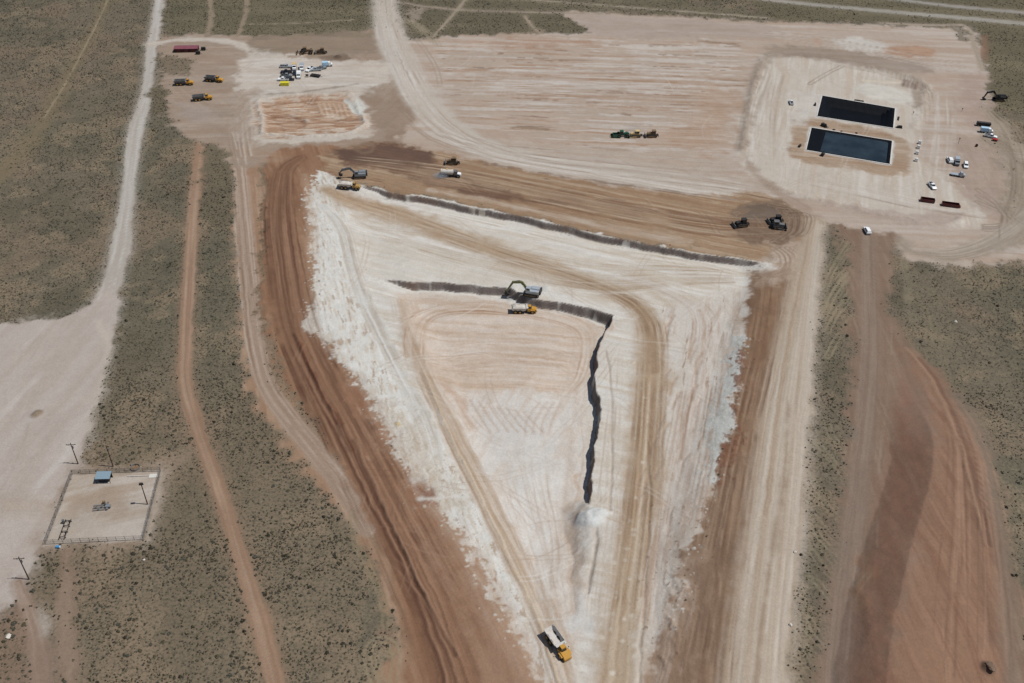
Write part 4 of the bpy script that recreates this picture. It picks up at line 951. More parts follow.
for q in big:
    o = bpy.data.objects.new('shrub', variants[int(rng.integers(0, 6))]); C.objects.link(o)
    o.location = (bx_[q], by_[q], bz[q]); r = br[q] * 1.05
    o.scale = (r, r * rng.uniform(0.8, 1.15), r * rng.uniform(0.8, 1.1)); o.rotation_euler.z = rng.uniform(0, 6.28)
    o['label'] = 'dark round scrub bush, one of the larger ones standing out in the near scrub'; o['category'] = 'shrub'
    o['group'] = 'larger bushes in the near scrub'

# ------------------------------------------------------------------ materials for built things
def mat(name, rgb, rough=0.5, metal=0.0, dirt=0.25, dirtcol=(176, 156, 134), scale=1.2, spec=0.4):
    m = bpy.data.materials.new(name); m.use_nodes = True
    t = m.node_tree; N = t.nodes; L = t.links; b = N['Principled BSDF']
    b.inputs['Roughness'].default_value = rough; b.inputs['Metallic'].default_value = metal; b.inputs['Specular IOR Level'].default_value = spec
    tc = N.new('ShaderNodeTexCoord')
    n = N.new('ShaderNodeTexNoise'); n.inputs['Scale'].default_value = scale; n.inputs['Detail'].default_value = 5
    L.new(tc.outputs['Object'], n.inputs['Vector'])
    r = N.new('ShaderNodeMapRange'); r.inputs[1].default_value = 0.42; r.inputs[2].default_value = 0.72; r.inputs[3].default_value = 0.0; r.inputs[4].default_value = dirt
    L.new(n.outputs[0], r.inputs[0])
    x = N.new('ShaderNodeMix'); x.data_type = 'RGBA'
    x.inputs['A'].default_value = tuple(s2l(rgb)) + (1,); x.inputs['B'].default_value = tuple(alb(dirtcol)) + (1,)
    L.new(r.outputs[0], x.inputs['Factor']); L.new(x.outputs['Result'], b.inputs['Base Color'])
    return m

M = dict(
    yellow=mat('machine yellow', (182, 132, 34), 0.55, dirt=0.45), dyellow=mat('dusty machine yellow', (158, 124, 64), 0.6, dirt=0.5),
    tan=mat('tan machine paint', (196, 170, 118), 0.6, dirt=0.4), brown=mat('dusty brown machine paint', (112, 88, 62), 0.7, dirt=0.3),
    green=mat('tractor green', (22, 84, 62), 0.45, dirt=0.12), olive=mat('olive machine paint', (112, 116, 74), 0.55, dirt=0.3),
    black=mat('black steel', (26, 26, 27), 0.6, dirt=0.12), rubber=mat('tyre rubber', (24, 24, 24), 0.9, dirt=0.15), glass=mat('dark cab glass', (22, 34, 40), 0.12, dirt=0.05, spec=0.6),
    bedgrey=mat('worn grey dump body', (92, 94, 96), 0.5, dirt=0.25), bedpale=mat('pale polished dump body', (190, 186, 180), 0.5, dirt=0.4),
    steel=mat('galvanised steel', (150, 154, 156), 0.4, 0.6, dirt=0.2), white=mat('white paint', (228, 230, 230), 0.35, dirt=0.12), silver=mat('silver paint', (176, 184, 190), 0.3, 0.3, dirt=0.1),
    navy=mat('dark blue paint', (30, 38, 52), 0.3, dirt=0.1), grey=mat('mid grey paint', (120, 126, 130), 0.4, dirt=0.15), lblue=mat('pale blue paint', (168, 200, 220), 0.35, dirt=0.1),
    red=mat('red paint', (160, 32, 30), 0.45, dirt=0.1), maroon=mat('maroon paint', (84, 24, 26), 0.55, dirt=0.1, scale=0.5), pinkred=mat('faded maroon roof', (122, 66, 78), 0.55, dirt=0.15, scale=0.4),
    maroondark=mat('maroon box interior', (58, 24, 26), 0.8, dirt=0.1), lemon=mat('yellow container paint', (206, 196, 40), 0.5, dirt=0.15),
    wood=mat('weathered pole wood', (72, 58, 46), 0.85, dirt=0.1, dirtcol=(110, 92, 76), scale=3), roof=mat('pale blue metal roof', (136, 158, 170), 0.35, 0.2, dirt=0.12),
    liner=mat('black pond liner', (10, 13, 18), 0.6, dirt=0.03, dirtcol=(60, 66, 70), scale=0.25, spec=0.08), fencegrey=mat('grey fence wire', (112, 112, 110), 0.6, 0.3, dirt=0.1),
    concrete=mat('pale concrete', (196, 192, 184), 0.8, dirt=0.3), rock=mat('brown boulder', (104, 84, 68), 0.9, dirt=0.4, scale=2.5), caliche=mat('loose white caliche', (196, 190, 180), 0.95, dirt=0.5, scale=2.5),
    blueplastic=mat('blue plastic', (70, 140, 190), 0.4, dirt=0.1), limetank=mat('green grey tank', (150, 160, 140), 0.5, dirt=0.2))

def water_material():
    m = bpy.data.materials.new('pond water'); m.use_nodes = True
    t = m.node_tree; N = t.nodes; L = t.links; b = N['Principled BSDF']
    b.inputs['Roughness'].default_value = 0.22; b.inputs['Specular IOR Level'].default_value = 0.3; b.inputs['IOR'].default_value = 1.33
    g = N.new('ShaderNodeNewGeometry'); n = N.new('ShaderNodeTexNoise'); n.inputs['Scale'].default_value = 0.12; n.inputs['Detail'].default_value = 6
    L.new(g.outputs['Position'], n.inputs['Vector'])
    r = N.new('ShaderNodeValToRGB'); r.color_ramp.elements[0].color = tuple(s2l((30, 41, 48))) + (1,); r.color_ramp.elements[1].color = tuple(s2l((46, 58, 66))) + (1,)
    r.color_ramp.elements[0].position = 0.35; r.color_ramp.elements[1].position = 0.7
    L.new(n.outputs[0], r.inputs[0]); L.new(r.outputs[0], b.inputs['Base Color'])
    n2 = N.new('ShaderNodeTexNoise'); n2.inputs['Scale'].default_value = 1.4; n2.inputs['Detail'].default_value = 3; L.new(g.outputs['Position'], n2.inputs['Vector'])
    bp = N.new('ShaderNodeBump'); bp.inputs['Strength'].default_value = 0.15; L.new(n2.outputs[0], bp.inputs['Height']); L.new(bp.outputs[0], b.inputs['Normal'])
    return m

# ------------------------------------------------------------------ mesh building
class MB:
    def __init__(s): s.v = []; s.f = []
    def add(s, V, Fs):
        k = len(s.v); s.v += [tuple(p) for p in V]; s.f += [tuple(i + k for i in f) for f in Fs]; return s
    def hexa(s, b, t):
        """four bottom and four top corners in the same turning order"""
        return s.add(list(b) + list(t), [(3, 2, 1, 0), (4, 5, 6, 7), (0, 1, 5, 4), (1, 2, 6, 5), (2, 3, 7, 6), (3, 0, 4, 7)])
    def box(s, x0, x1, y0, y1, z0, z1, tx0=0, tx1=0, ty=0):
        """tx0, tx1, ty draw the top face in"""
        return s.hexa([(x0, y0, z0), (x1, y0, z0), (x1, y1, z0), (x0, y1, z0)],
                      [(x0 + tx0, y0 + ty, z1), (x1 - tx1, y0 + ty, z1), (x1 - tx1, y1 - ty, z1), (x0 + tx0, y1 - ty, z1)])
    def prism(s, prof, y0, y1, iny=0.0):
        n = len(prof)
        V = [(x, y0, z) for x, z in prof] + [(x, y1, z) for x, z in prof]
        return s.add(V, [tuple(range(n)), tuple(range(2 * n - 1, n - 1, -1))] + [(i, i + n, (i + 1) % n + n, (i + 1) % n) for i in range(n)])
    def tube(s, p0, p1, r0, r1=None, n=10):
        p0 = Vector(p0); p1 = Vector(p1); r1 = r0 if r1 is None else r1
        d = (p1 - p0).normalized(); a = d.orthogonal().normalized(); b = d.cross(a)
        V = [p0 + (a * math.cos(2 * PI * i / n) + b * math.sin(2 * PI * i / n)) * r0 for i in range(n)] + [p1 + (a * math.cos(2 * PI * i / n) + b * math.sin(2 * PI * i / n)) * r1 for i in range(n)]
        return s.add(V, [tuple(range(n))[::-1], tuple(range(n, 2 * n))] + [(i, (i + 1) % n, (i + 1) % n + n, i + n) for i in range(n)])
    def beam(s, p0, p1, w, h0, h1=None):
        """square bar in the xz plane"""
        p0 = Vector(p0); p1 = Vector(p1); h1 = h0 if h1 is None else h1
        d = (p1 - p0).normalized(); sd_ = Vector((0, 0, 1)).cross(d)
        sd_ = sd_.normalized() if sd_.length > 1e-4 else Vector((0, 1, 0)); up = d.cross(sd_)
        def ring(p, h): return [p + sd_ * (w / 2 * a) + up * (h / 2 * b) for a, b in ((-1, -1), (1, -1), (1, 1), (-1, 1))]
        return s.hexa(ring(p0, h0), ring(p1, h1))
    def build(s, name, m, parent=None):
        me = bpy.data.meshes.new(name); me.from_pydata(s.v, [], s.f)
        bm = bmesh.new(); bm.from_mesh(me); bmesh.ops.recalc_face_normals(bm, faces=bm.faces); bm.to_mesh(me); bm.free()
        me.materials.append(M[m] if isinstance(m, str) else m)
        o = bpy.data.objects.new(name, me); C.objects.link(o)
        if parent is not None: o.parent = parent
        return o

def thing(name, label, category, px, py, to=None, group=None, dz=0.0, head=None):
    """an Empty on the ground under the thing; `to` is a second ground point it faces"""
    o = bpy.data.objects.new(name, None); C.objects.link(o); o.empty_display_size = 0.5
    p = at(px, py)
    if head is None:
        q = at(*to) if to else p + np.array([1, 0]); head = math.atan2(q[1] - p[1], q[0] - p[0])
    o.location = (p[0], p[1], float(gz(p[0], p[1])) + dz); o.rotation_euler.z = head
    o['label'] = label; o['category'] = category
    if group: o['group'] = group
    return o

def tag(o, label, category, group=None):
    o['label'] = label; o['category'] = category
    if group: o['group'] = group
    return o

def wheel(parent, x, y, r, wd, rim='steel'):
    w_ = MB().tube((x, y - wd / 2, r), (x, y + wd / 2, r), r, n=16).build('wheel', 'rubber', parent)
    sgn = 1 if y > 0 else -1
    MB().tube((x, y + sgn * (wd / 2 - 0.05), r), (x, y + sgn * (wd / 2 + 0.02), r), r * 0.5, n=12).build('rim', rim, w_)
    return w_

# ---- articulated dump truck
def dump_truck(label, px, py, to, bed='bedgrey', body='yellow', group='articulated dump trucks', dz=0.0, s=1.0):
    t = thing('dump_truck', label, 'dump truck', px, py, to, group, dz); t.scale = (s,) * 3
    f = MB().prism([(1.6, 1.1), (1.6, 1.9), (3.0, 2.25), (4.9, 2.05), (5.45, 1.6), (5.45, 0.75), (4.5, 0.7)], -1.15, 1.15)
    f.build('hood', body, t)
    MB().box(1.2, 5.3, -0.5, 0.5, 0.65, 1.12).box(-5.0, 1.3, -0.55, 0.55, 0.9, 1.3).build('chassis', 'black', t)
    c = MB().box(1.75, 3.35, -0.85, 0.85, 1.9, 3.45, 0.12, 0.3, 0.14).build('cab', body, t)
    MB().box(3.14, 3.36, -0.72, 0.72, 2.35, 3.2, 0.1, 0.22, 0.06).build('windshield', 'glass', c)
    for sg in (-1, 1):
        MB().box(2.0, 3.0, sg * 0.80 - 0.04, sg * 0.80 + 0.04, 2.4, 3.15).build('side_window', 'glass', c)
        MB().box(2.7, 4.6, sg * 1.3 - 0.35, sg * 1.3 + 0.35, 1.72, 1.86, 0.25, 0.25).build('fender', body, t)
        MB().tube((2.9, sg * 1.3, 1.86), (2.95, sg * 1.55, 2.7), 0.03, n=5).box(2.9, 2.98, sg * 1.6 - 0.13, sg * 1.6 + 0.13, 2.5, 2.95).build('mirror', 'black', t)
    MB().tube((1.7, 0.95, 1.9), (1.7, 0.95, 3.5), 0.09, n=8).build('exhaust_stack', 'black', t)
    b = MB()
    fl = [(-5.3, 2.35), (-4.4, 1.5), (-0.2, 1.35), (1.0, 1.85), (1.15, 3.05)]
    # hopper: floor, flared sides, headboard, canopy lip
    def sec(x, z, hw): return (x, -hw, z), (x, hw, z)
    for (xa, za), (xb, zb) in zip(fl[:-1], fl[1:]):
        b.hexa([(xa, -1.15, za - 0.1), (xb, -1.15, zb - 0.1), (xb, 1.15, zb - 0.1), (xa, 1.15, za - 0.1)], [(xa, -1.15, za), (xb, -1.15, zb), (xb, 1.15, zb), (xa, 1.15, za)])
    for sg in (-1, 1):
        for (xa, za), (xb, zb) in zip(fl[:-1], fl[1:]):
            ta, tb = (3.05 if xa > -5 else 2.75), 3.05
            y0, y1 = sg * 1.15, sg * 1.62
            b.hexa([(xa, y0, za - 0.08), (xb, y0, min(zb, 2.9) - 0.08), (xb, y0 + sg * 0.1, min(zb, 2.9) - 0.08), (xa, y0 + sg * 0.1, za - 0.08)], [(xa, y1, ta), (xb, y1, tb), (xb, y1 + sg * 0.1, tb), (xa, y1 + sg * 0.1, ta)])
    b.box(0.95, 1.9, -1.6, 1.6, 3.05, 3.17)
    b.build('dump_body', bed, t)
    for x, y in ((3.65, 1.28), (3.65, -1.28), (-1.5, 1.28), (-1.5, -1.28), (-3.35, 1.28), (-3.35, -1.28)):
        wheel(t, x, y, 0.92, 0.62, body)
    return t

def soil_load(truck, label):
    """heap of soil carried in a dump body"""
    n = 13; V = []; Fs = []
    xs = np.linspace(-4.6, 0.9, n); ys = np.linspace(-1.4, 1.4, 7)
    for i, x in enumerate(xs):
        for j, y in enumerate(ys):
            e = min(1, min(x + 4.6, 0.9 - x) / 1.2) * min(1, (1.45 - abs(y)) / 0.8)
            V.append((x, y, 2.72 + 0.75 * e ** 0.7 + 0.08 * random.uniform(-1, 1)))
    for i in range(n - 1):
        for j in range(6):
            a = i * 7 + j; Fs.append((a, a + 7, a + 8, a + 1))
    k = len(V)
    V += [(-4.6, -1.2, 2.0), (0.9, -1.2, 2.0), (0.9, 1.2, 2.0), (-4.6, 1.2, 2.0)]
    Fs += [tuple([i * 7 for i in range(n)][::-1]) + (k, k + 1), tuple(i * 7 + 6 for i in range(n)) + (k + 2, k + 3), tuple(range(7)) + (k + 3, k), tuple((n - 1) * 7 + j for j in range(6, -1, -1)) + (k + 1, k + 2), (k, k + 3, k + 2, k + 1)]
    mb = MB(); mb.add(V, Fs); o = mb.build('soil_load', 'caliche'); o.matrix_world = Matrix.Translation(truck.location) @ Matrix.Rotation(truck.rotation_euler.z, 4, 'Z') @ Matrix.Scale(truck.scale[0], 4)
    tag(o, label, 'load')

# ---- crawler machines
def crawler(t, L, wd, h, gauge, m='black'):
    for sg in (-1, 1):
        y = sg * gauge / 2
        prof = []
        r = h / 2
        for k in range(9): a = PI / 2 - PI * k / 8; prof.append((L / 2 - r + r * math.cos(a), r + r * math.sin(a)))
        for k in range(9): a = -PI / 2 - PI * k / 8; prof.append((-L / 2 + r + r * math.cos(a), r + r * math.sin(a)))
        k_ = MB().prism(prof, y - wd / 2, y + wd / 2).build('track', m, t)
        MB().box(-L / 2 + r, L / 2 - r, y + sg * (wd / 2 - 0.02) - 0.05, y + sg * (wd / 2 - 0.02) + 0.05, r * 0.6, r * 1.4).build('track_frame', 'brown', k_)

def excavator(label, px, py, to, paint='dyellow', arm='olive', tip=(7.8, -2.0), swing=0.0, dz=0.0, group='crawler excavators', s=1.0, knee=(6.6, 3.6)):
    t = thing('excavator', label, 'excavator', px, py, to, group, dz); t.scale = (s,) * 3
    crawler(t, 4.9, 0.75, 1.1, 2.6)
    MB().box(-1.3, 1.3, -0.9, 0.9, 0.55, 1.0).tube((0, 0, 1.0), (0, 0, 1.3), 0.9, n=16).build('undercarriage', 'black', t)
    b = MB().box(-3.0, 1.7, -1.5, 1.5, 1.3, 2.3, 0.05, 0.1, 0.04)
    b.box(-2.9, 0.2, -1.45, 0.35, 2.3, 2.75, 0.15, 0.3, 0.1)
    u = b.build('upper_body', paint, t)
    MB().prism([(-3.5, 1.35), (-3.0, 1.3), (-3.0, 2.65), (-3.4, 2.5)], -1.5, 1.5).build('counterweight', 'black', t)
    c = MB().box(0.1, 1.8, 0.5, 1.48, 2.3, 3.35, 0.1, 0.25, 0.06).build('cab', paint, t)
    MB().box(1.55, 1.82, 0.6, 1.38, 2.4, 3.2, 0.05, 0.22, 0.03).box(0.35, 1.4, 1.42, 1.5, 2.45, 3.15, 0.05, 0.1, 0).build('cab_glass', 'glass', c)
    e = (3.4, 4.4)
    k = knee
    MB().beam((1.3, -0.15, 1.9), (e[0], -0.15, e[1]), 0.5, 0.7, 0.95).beam((e[0] - 0.1, -0.15, e[1]), (k[0], -0.15, k[1]), 0.48, 0.9, 0.55).build('boom', arm, t)
    MB().beam((k[0] - 0.5, -0.15, k[1] + 0.6), (tip[0], -0.15, tip[1] + 1.0), 0.4, 0.75, 0.4).build('stick', arm, t)
    MB().tube((1.5, 0.2, 1.4), (2.9, 0.2, 3.5), 0.11, n=8).tube((1.5, -0.5, 1.4), (2.9, -0.5, 3.5), 0.11, n=8).tube((3.9, -0.15, e[1] + 0.6), (k[0] - 0.5, -0.15, k[1] + 0.6), 0.1, n=8).build('hydraulic_cylinder', 'steel', t)
    x, z = tip
    MB().prism([(x - 0.1, z + 1.0), (x + 0.45, z + 0.9), (x + 0.35, z + 0.1), (x - 0.3, z - 0.35), (x - 1.0, z - 0.1), (x - 1.15, z + 0.3), (x - 0.3, z + 0.35)], -0.9, 0.6).build('bucket', 'black', t)
    return t

def dozer(label, px, py, to, paint='dyellow', group='bulldozers', s=1.0, ripper=True):
    t = thing('bulldozer', label, 'bulldozer', px, py, to, group); t.scale = (s,) * 3
    crawler(t, 4.4, 0.6, 1.25, 2.3)
    MB().prism([(-2.0, 0.7), (2.2, 0.7), (2.3, 1.9), (0.4, 2.15), (-0.1, 1.6), (-2.0, 1.6)], -0.8, 0.8).build('hood', paint, t)
    c = MB().box(-1.7, 0.1, -0.85, 0.85, 1.6, 3.0, 0.1, 0.15, 0.08).box(-1.8, 0.2, -0.95, 0.95, 3.0, 3.14).build('cab', paint, t)
    MB().box(-1.45, -0.1, -0.88, 0.88, 2.0, 2.85, 0.02, 0.05, 0.07).box(-0.12, 0.12, -0.7, 0.7, 2.0, 2.85, 0, 0.12, 0.04).build('cab_glass', 'glass', c)
    MB().prism([(3.0, 0.1), (3.25, 0.15), (3.05, 0.75), (3.25, 1.5), (3.05, 1.5), (2.85, 0.75)], -2.0, 2.0).build('blade', 'bedgrey', t)
    for sg in (-1, 1):
        MB().beam((-0.2, sg * 1.6, 0.6), (3.0, sg * 1.6, 0.4), 0.18, 0.3).build('push_arm', paint, t)
    MB().tube((1.2, 0.95, 1.95), (1.2, 0.95, 2.7), 0.08, n=8).build('exhaust_stack', 'black', t)
    if ripper: MB().box(-2.9, -2.0, -0.7, 0.7, 0.7, 1.1).beam((-2.9, 0.4, 1.3), (-3.1, 0.4, 0.15), 0.15, 0.25).beam((-2.9, -0.4, 1.3), (-3.1, -0.4, 0.15), 0.15, 0.25).build('ripper', 'black', t)
    return t

def tractor(label, px, py, to, paint='green', group=None, s=1.0, name='tractor'):
    t = thing(name, label, 'tractor', px, py, to, group); t.scale = (s,) * 3
    MB().prism([(0.2, 1.0), (3.4, 1.0), (3.5, 1.7), (3.2, 2.1), (0.2, 2.3)], -0.5, 0.5).build('hood', paint, t)
    MB().box(-3.2, 0.5, -0.45, 0.45, 0.8, 1.3).build('frame', 'black', t)
    c = MB().box(-1.5, 0.3, -0.8, 0.8, 1.4, 3.2, 0.12, 0.12, 0.1).box(-1.6, 0.4, -0.9, 0.9, 3.2, 3.38).build('cab', paint, t)
    MB().box(-1.4, 0.24, -0.83, 0.83, 1.9, 3.05, 0.08, 0.08, 0.08).build('cab_glass', 'glass', c)
    for x in (2.3, -1.9):
        for sg in (-1, 1):
            wheel(t, x, sg * 0.95, 0.98, 0.55, paint); wheel(t, x, sg * 1.6, 0.98, 0.55, paint)
    return t

# ---- road vehicles
def pickup(label, px, py, to, paint='white', group='parked pickups and cars', crew=True, name='pickup_truck', s=1.0):
    s *= 1.14 if 'yard' in group else 1.0
    t = thing(name, label, 'pickup', px, py, to, group); t.scale = (s,) * 3
    b = MB().prism([(-2.95, 0.55), (-2.95, 1.12), (-0.55, 1.12), (-0.55, 1.15), (1.2, 1.15), (2.6, 1.05), (2.95, 0.85), (2.95, 0.45), (-2.6, 0.42)], -0.98, 0.98)
    b.box(-2.9, -0.6, 0.86, 0.98, 1.121, 1.32).box(-2.9, -0.6, -0.98, -0.86, 1.121, 1.32).box(-2.95, -2.83, -0.98, 0.98, 1.122, 1.31)
    b.build('body', paint, t)
    MB().box(-2.8, -0.7, -0.84, 0.84, 1.123, 1.14).build('cargo_bed', 'black', t)
    c = MB().box(-0.55, 1.25, -0.9, 0.9, 1.15, 1.88, 0.15, 0.55, 0.16).build('cabin', paint, t)
    MB().hexa([(1.27, -0.78, 1.2), (1.31, -0.78, 1.2), (1.31, 0.78, 1.2), (1.27, 0.78, 1.2)], [(0.78, -0.68, 1.8), (0.82, -0.68, 1.8), (0.82, 0.68, 1.8), (0.78, 0.68, 1.8)]).build('windshield', 'glass', c)
    MB().box(-0.3, 0.95, -0.9, -0.88, 1.25, 1.78, 0.1, 0.4, 0).box(-0.3, 0.95, 0.88, 0.9, 1.25, 1.78, 0.1, 0.4, 0).box(-0.58, -0.54, -0.7, 0.7, 1.3, 1.75).build('side_window', 'glass', c)
    for x in (1.85, -1.85):
        for sg in (-1, 1): wheel(t, x, sg * 0.88, 0.4, 0.26)
    for sg in (-1, 1): MB().box(2.88, 2.97, sg * 0.75 - 0.15, sg * 0.75 + 0.15, 0.75, 0.95).build('headlight', 'silver', t)
    return t

def suv(label, px, py, to, paint='white', group='parked pickups and cars', s=1.0):
    t = thing('suv', label, 'car', px, py, to, group); t.scale = (s,) * 3
    MB().prism([(-2.5, 0.4), (-2.55, 1.0), (-2.4, 1.12), (1.0, 1.12), (2.2, 1.0), (2.45, 0.8), (2.45, 0.4)], -0.95, 0.95).build('body', paint, t)
    c = MB().box(-2.45, 1.2, -0.88, 0.88, 1.12, 1.8, 0.3, 0.65, 0.15).build('cabin', paint, t)
    MB().hexa([(1.2, -0.75, 1.17), (1.24, -0.75, 1.17), (1.24, 0.75, 1.17), (1.2, 0.75, 1.17)], [(0.63, -0.66, 1.73), (0.67, -0.66, 1.73), (0.67, 0.66, 1.73), (0.63, 0.66, 1.73)]).build('windshield', 'glass', c)
    MB().box(-2.1, 0.8, -0.89, -0.86, 1.2, 1.7, 0.25, 0.4, 0).box(-2.1, 0.8, 0.86, 0.89, 1.2, 1.7, 0.25, 0.4, 0).build('side_window', 'glass', c)
    for x in (1.5, -1.5):
        for sg in (-1, 1): wheel(t, x, sg * 0.86, 0.37, 0.25)
    return t

def box_truck(label, px, py, to, paint='white', box='lblue', cat_='truck', L=6.0, flat=False, s=1.0, name='service_truck', group='parked trucks'):
    t = thing(name, label, cat_, px, py, to, group); t.scale = (s,) * 3
    MB().box(-L / 2 - 1.0, L / 2 + 1.2, -0.5, 0.5, 0.6, 0.85).build('chassis', 'black', t)
    c = MB().prism([(L / 2 - 0.9, 0.6), (L / 2 - 0.9, 2.6), (L / 2 + 0.2, 2.65), (L / 2 + 0.55, 1.7), (L / 2 + 1.5, 1.5), (L / 2 + 1.6, 0.6)], -1.1, 1.1).build('cab', paint, t)
    MB().hexa([(L / 2 + 0.54, -0.95, 1.75), (L / 2 + 0.6, -0.95, 1.75), (L / 2 + 0.6, 0.95, 1.75), (L / 2 + 0.54, 0.95, 1.75)], [(L / 2 + 0.22, -0.95, 2.55), (L / 2 + 0.28, -0.95, 2.55), (L / 2 + 0.28, 0.95, 2.55), (L / 2 + 0.22, 0.95, 2.55)]).build('windshield', 'glass', c)
    if flat:
        MB().box(-L / 2 - 1, L / 2 - 1.0, -1.2, 1.2, 0.95, 1.12).box(L / 2 - 1.15, L / 2 - 1.0, -1.2, 1.2, 1.12, 2.1).build('flatbed', box, t)
    else:
        MB().box(-L / 2 - 1, L / 2 - 1.05, -1.2, 1.2, 0.95, 2.9, 0.02, 0.02, 0.03).build('cargo_box', box, t)
        MB().box(-L / 2 - 1.04, -L / 2 - 0.99, -1.0, 1.0, 1.0, 2.7).build('rear_door', paint, t)
    for x in (L / 2 + 0.6, -L / 2 + 0.1, -L / 2 + 1.25):
        for sg in (-1, 1): wheel(t, x, sg * 1.0, 0.5, 0.35)
    return t

def open_box(label, px, py, to, L, Wd, H, name='roll_off_box', cat_='container', m='maroon', inner='maroondark', slope=True, group=None):
    t = thing(name, label, cat_, px, py, to, group)
    b = MB(); k = 0.12
    b.box(-L / 2, L / 2, -Wd / 2, -Wd / 2 + k, 0.25, H).box(-L / 2, L / 2, Wd / 2 - k, Wd / 2, 0.25, H)
    b.box(-L / 2, -L / 2 + k, -Wd / 2 + k, Wd / 2 - k, 0.25, H)
    b.hexa([(L / 2 - k, -Wd / 2 + k, 0.25), (L / 2, -Wd / 2 + k, 0.25), (L / 2, Wd / 2 - k, 0.25), (L / 2 - k, Wd / 2 - k, 0.25)], [(L / 2 - k, -Wd / 2 + k, H), (L / 2, -Wd / 2 + k, H), (L / 2, Wd / 2 - k, H), (L / 2 - k, Wd / 2 - k, H)])
    n = int(L / 0.8)
    for i in range(n):
        x = -L / 2 + (i + 0.5) * L / n
        for sg in (-1, 1): b.box(x - 0.06, x + 0.06, sg * (Wd / 2 + 0.05) - 0.05, sg * (Wd / 2 + 0.05) + 0.05, 0.3, H - 0.05)
    b.build('shell', m, t)
    MB().box(-L / 2 + k, L / 2 - k, -Wd / 2 + k, Wd / 2 - k, 0.25, 0.4).build('floor', inner, t)
    MB().box(-L / 2, L / 2, -0.7, -0.5, 0.08, 0.25).box(-L / 2, L / 2, 0.5, 0.7, 0.08, 0.25).build('skid_rail', 'black', t)
    for x in (-L / 2 + 0.4, L / 2 - 0.4):
        MB().tube((x, -0.8, 0.13), (x, 0.8, 0.13), 0.13, n=8).build('roller', 'black', t)
    return t
# ------------------------------------------------------------------ lined ponds
def pond(quad, label, ramp):
    z0 = 0.14
    o = bpy.data.objects.new('lined_pond', None); C.objects.link(o); tag(o, label, 'pond', 'lined ponds')
    c = quad.mean(0); o.location = (c[0], c[1], 0)
    TL, TR, BR, BL = quad
    U = np.linalg.norm(TR - TL); Vv = np.linalg.norm(BL - TL)
    def P(u, v): return (TL * (1 - u) + TR * u) * (1 - v) + (BL * (1 - u) + BR * u) * v - c
    us = sorted(set([0, .5 / U, 1.2 / U, 2.4 / U, 4.2 / U, 6.5 / U] + list(np.linspace(0.1, 0.9, 17)) + [1 - k / U for k in (0, .5, 1.2, 2.4, 4.2, 6.5)]))
    vv_ = sorted(set([0, .5 / Vv, 1.2 / Vv, 2.4 / Vv, 4.2 / Vv, 6.5 / Vv] + list(np.linspace(0.26, 0.74, 7)) + [1 - k / Vv for k in (0, .5, 1.2, 2.4, 4.2, 6.5)]))
    def dep(u, v):
        dl = u * U; d = min((1 - u) * U, v * Vv, (1 - v) * Vv)
        f = lambda q: float(np.interp(q, [0, .5, 1.2, 2.4, 4.2, 6.5], [0, 0, .12, .8, 2.0, 3.1]))
        g = f(d)
        return z0 - (min(g, float(np.interp(dl, [0, 1.0, ramp * U, ramp * U + 10], [0, .08, .55, 3.0]))) if ramp else min(g, f(dl)))
    mb = MB(); V = [(*P(u, v), dep(u, v) + 0.03 * math.sin(u * 60) * math.cos(v * 30)) for v in vv_ for u in us]
    n = len(us); mb.add(V, [(j * n + i, (j + 1) * n + i, (j + 1) * n + i + 1, j * n + i + 1) for j in range(len(vv_) - 1) for i in range(n - 1)])
    mb.build('liner', 'liner', o)
    # anchored liner edge, a little wavy
    e = MB()
    for A, B, ln in ((TL, TR, U), (TR, BR, Vv), (BR, BL, U), (BL, TL, Vv)):
        d = (B - A) / np.linalg.norm(B - A); nrm = np.array([-d[1], d[0]]); 
        if nrm @ (c - A) > 0: nrm = -nrm
        k = int(ln / 3)
        for i in range(k):
            a = A + (B - A) * i / k - c; b = A + (B - A) * (i + 1) / k - c; w_ = 0.5 + 0.25 * random.random()
            e.hexa([(*(a), z0 - .12), (*(b), z0 - .12), (*(b + nrm * w_), z0 - .12), (*(a + nrm * w_), z0 - .12)], [(*(a), z0 + .05), (*(b), z0 + .05), (*(b + nrm * w_), z0 + .03), (*(a + nrm * w_), z0 + .03)])
    e.build('liner_edge', 'concrete', o)
    return P, c, U, Vv, z0
pond(POND[0], 'empty rectangular pit lined with black sheet, the farther of the two', 0)
Pf, pc, U2, V2, z2 = pond(POND[1], 'rectangular lined pond holding dark blue water, black sheet bare at its left end', 0.19)
wq = [Pf(u, v) for u, v in ((.185, 1.7 / V2), (1 - 1.7 / U2, 1.7 / V2), (1 - 1.7 / U2, 1 - 1.7 / V2), (.165, 1 - 1.7 / V2))]
mb = MB().add([(*(p + pc), z2 - 0.42) for p in wq], [(0, 1, 2, 3)])
wo = mb.build('water', water_material()); wo['kind'] = 'structure'
if wo.data.polygons[0].normal.z < 0: wo.data.flip_normals()

# ------------------------------------------------------------------ haul trucks and diggers
dump_truck('yellow dump truck with dark grey bed, leftmost of the three parked on the brown yard', 184, 84.8, (210, 84.0))
dump_truck('yellow dump truck with dark grey bed, parked nearest the pale vehicle yard', 214, 81.3, (240, 83.5))
dump_truck('yellow dump truck parked in front of the other two, nearest the camera of that trio', 202.5, 100, (230, 97.5))
t = dump_truck('yellow dump truck with pale bed driving down the lower end of the cut', 557.5, 646.5, (566.5, 659), bed='bedpale')
t = dump_truck('yellow dump truck on the pit floor under the bucket of the middle excavator', 523.5, 312, (560, 312.6), bed='bedpale')
soil_load(t, 'pale soil heaped in the dump truck on the pit floor')
t = dump_truck('dusty dump truck waiting below the excavator at the west end of the upper cut', 349.5, 188.6, (380, 190), bed='bedpale', body='dyellow')
soil_load(t, 'pale soil heaped in the dump truck at the west end of the upper cut')
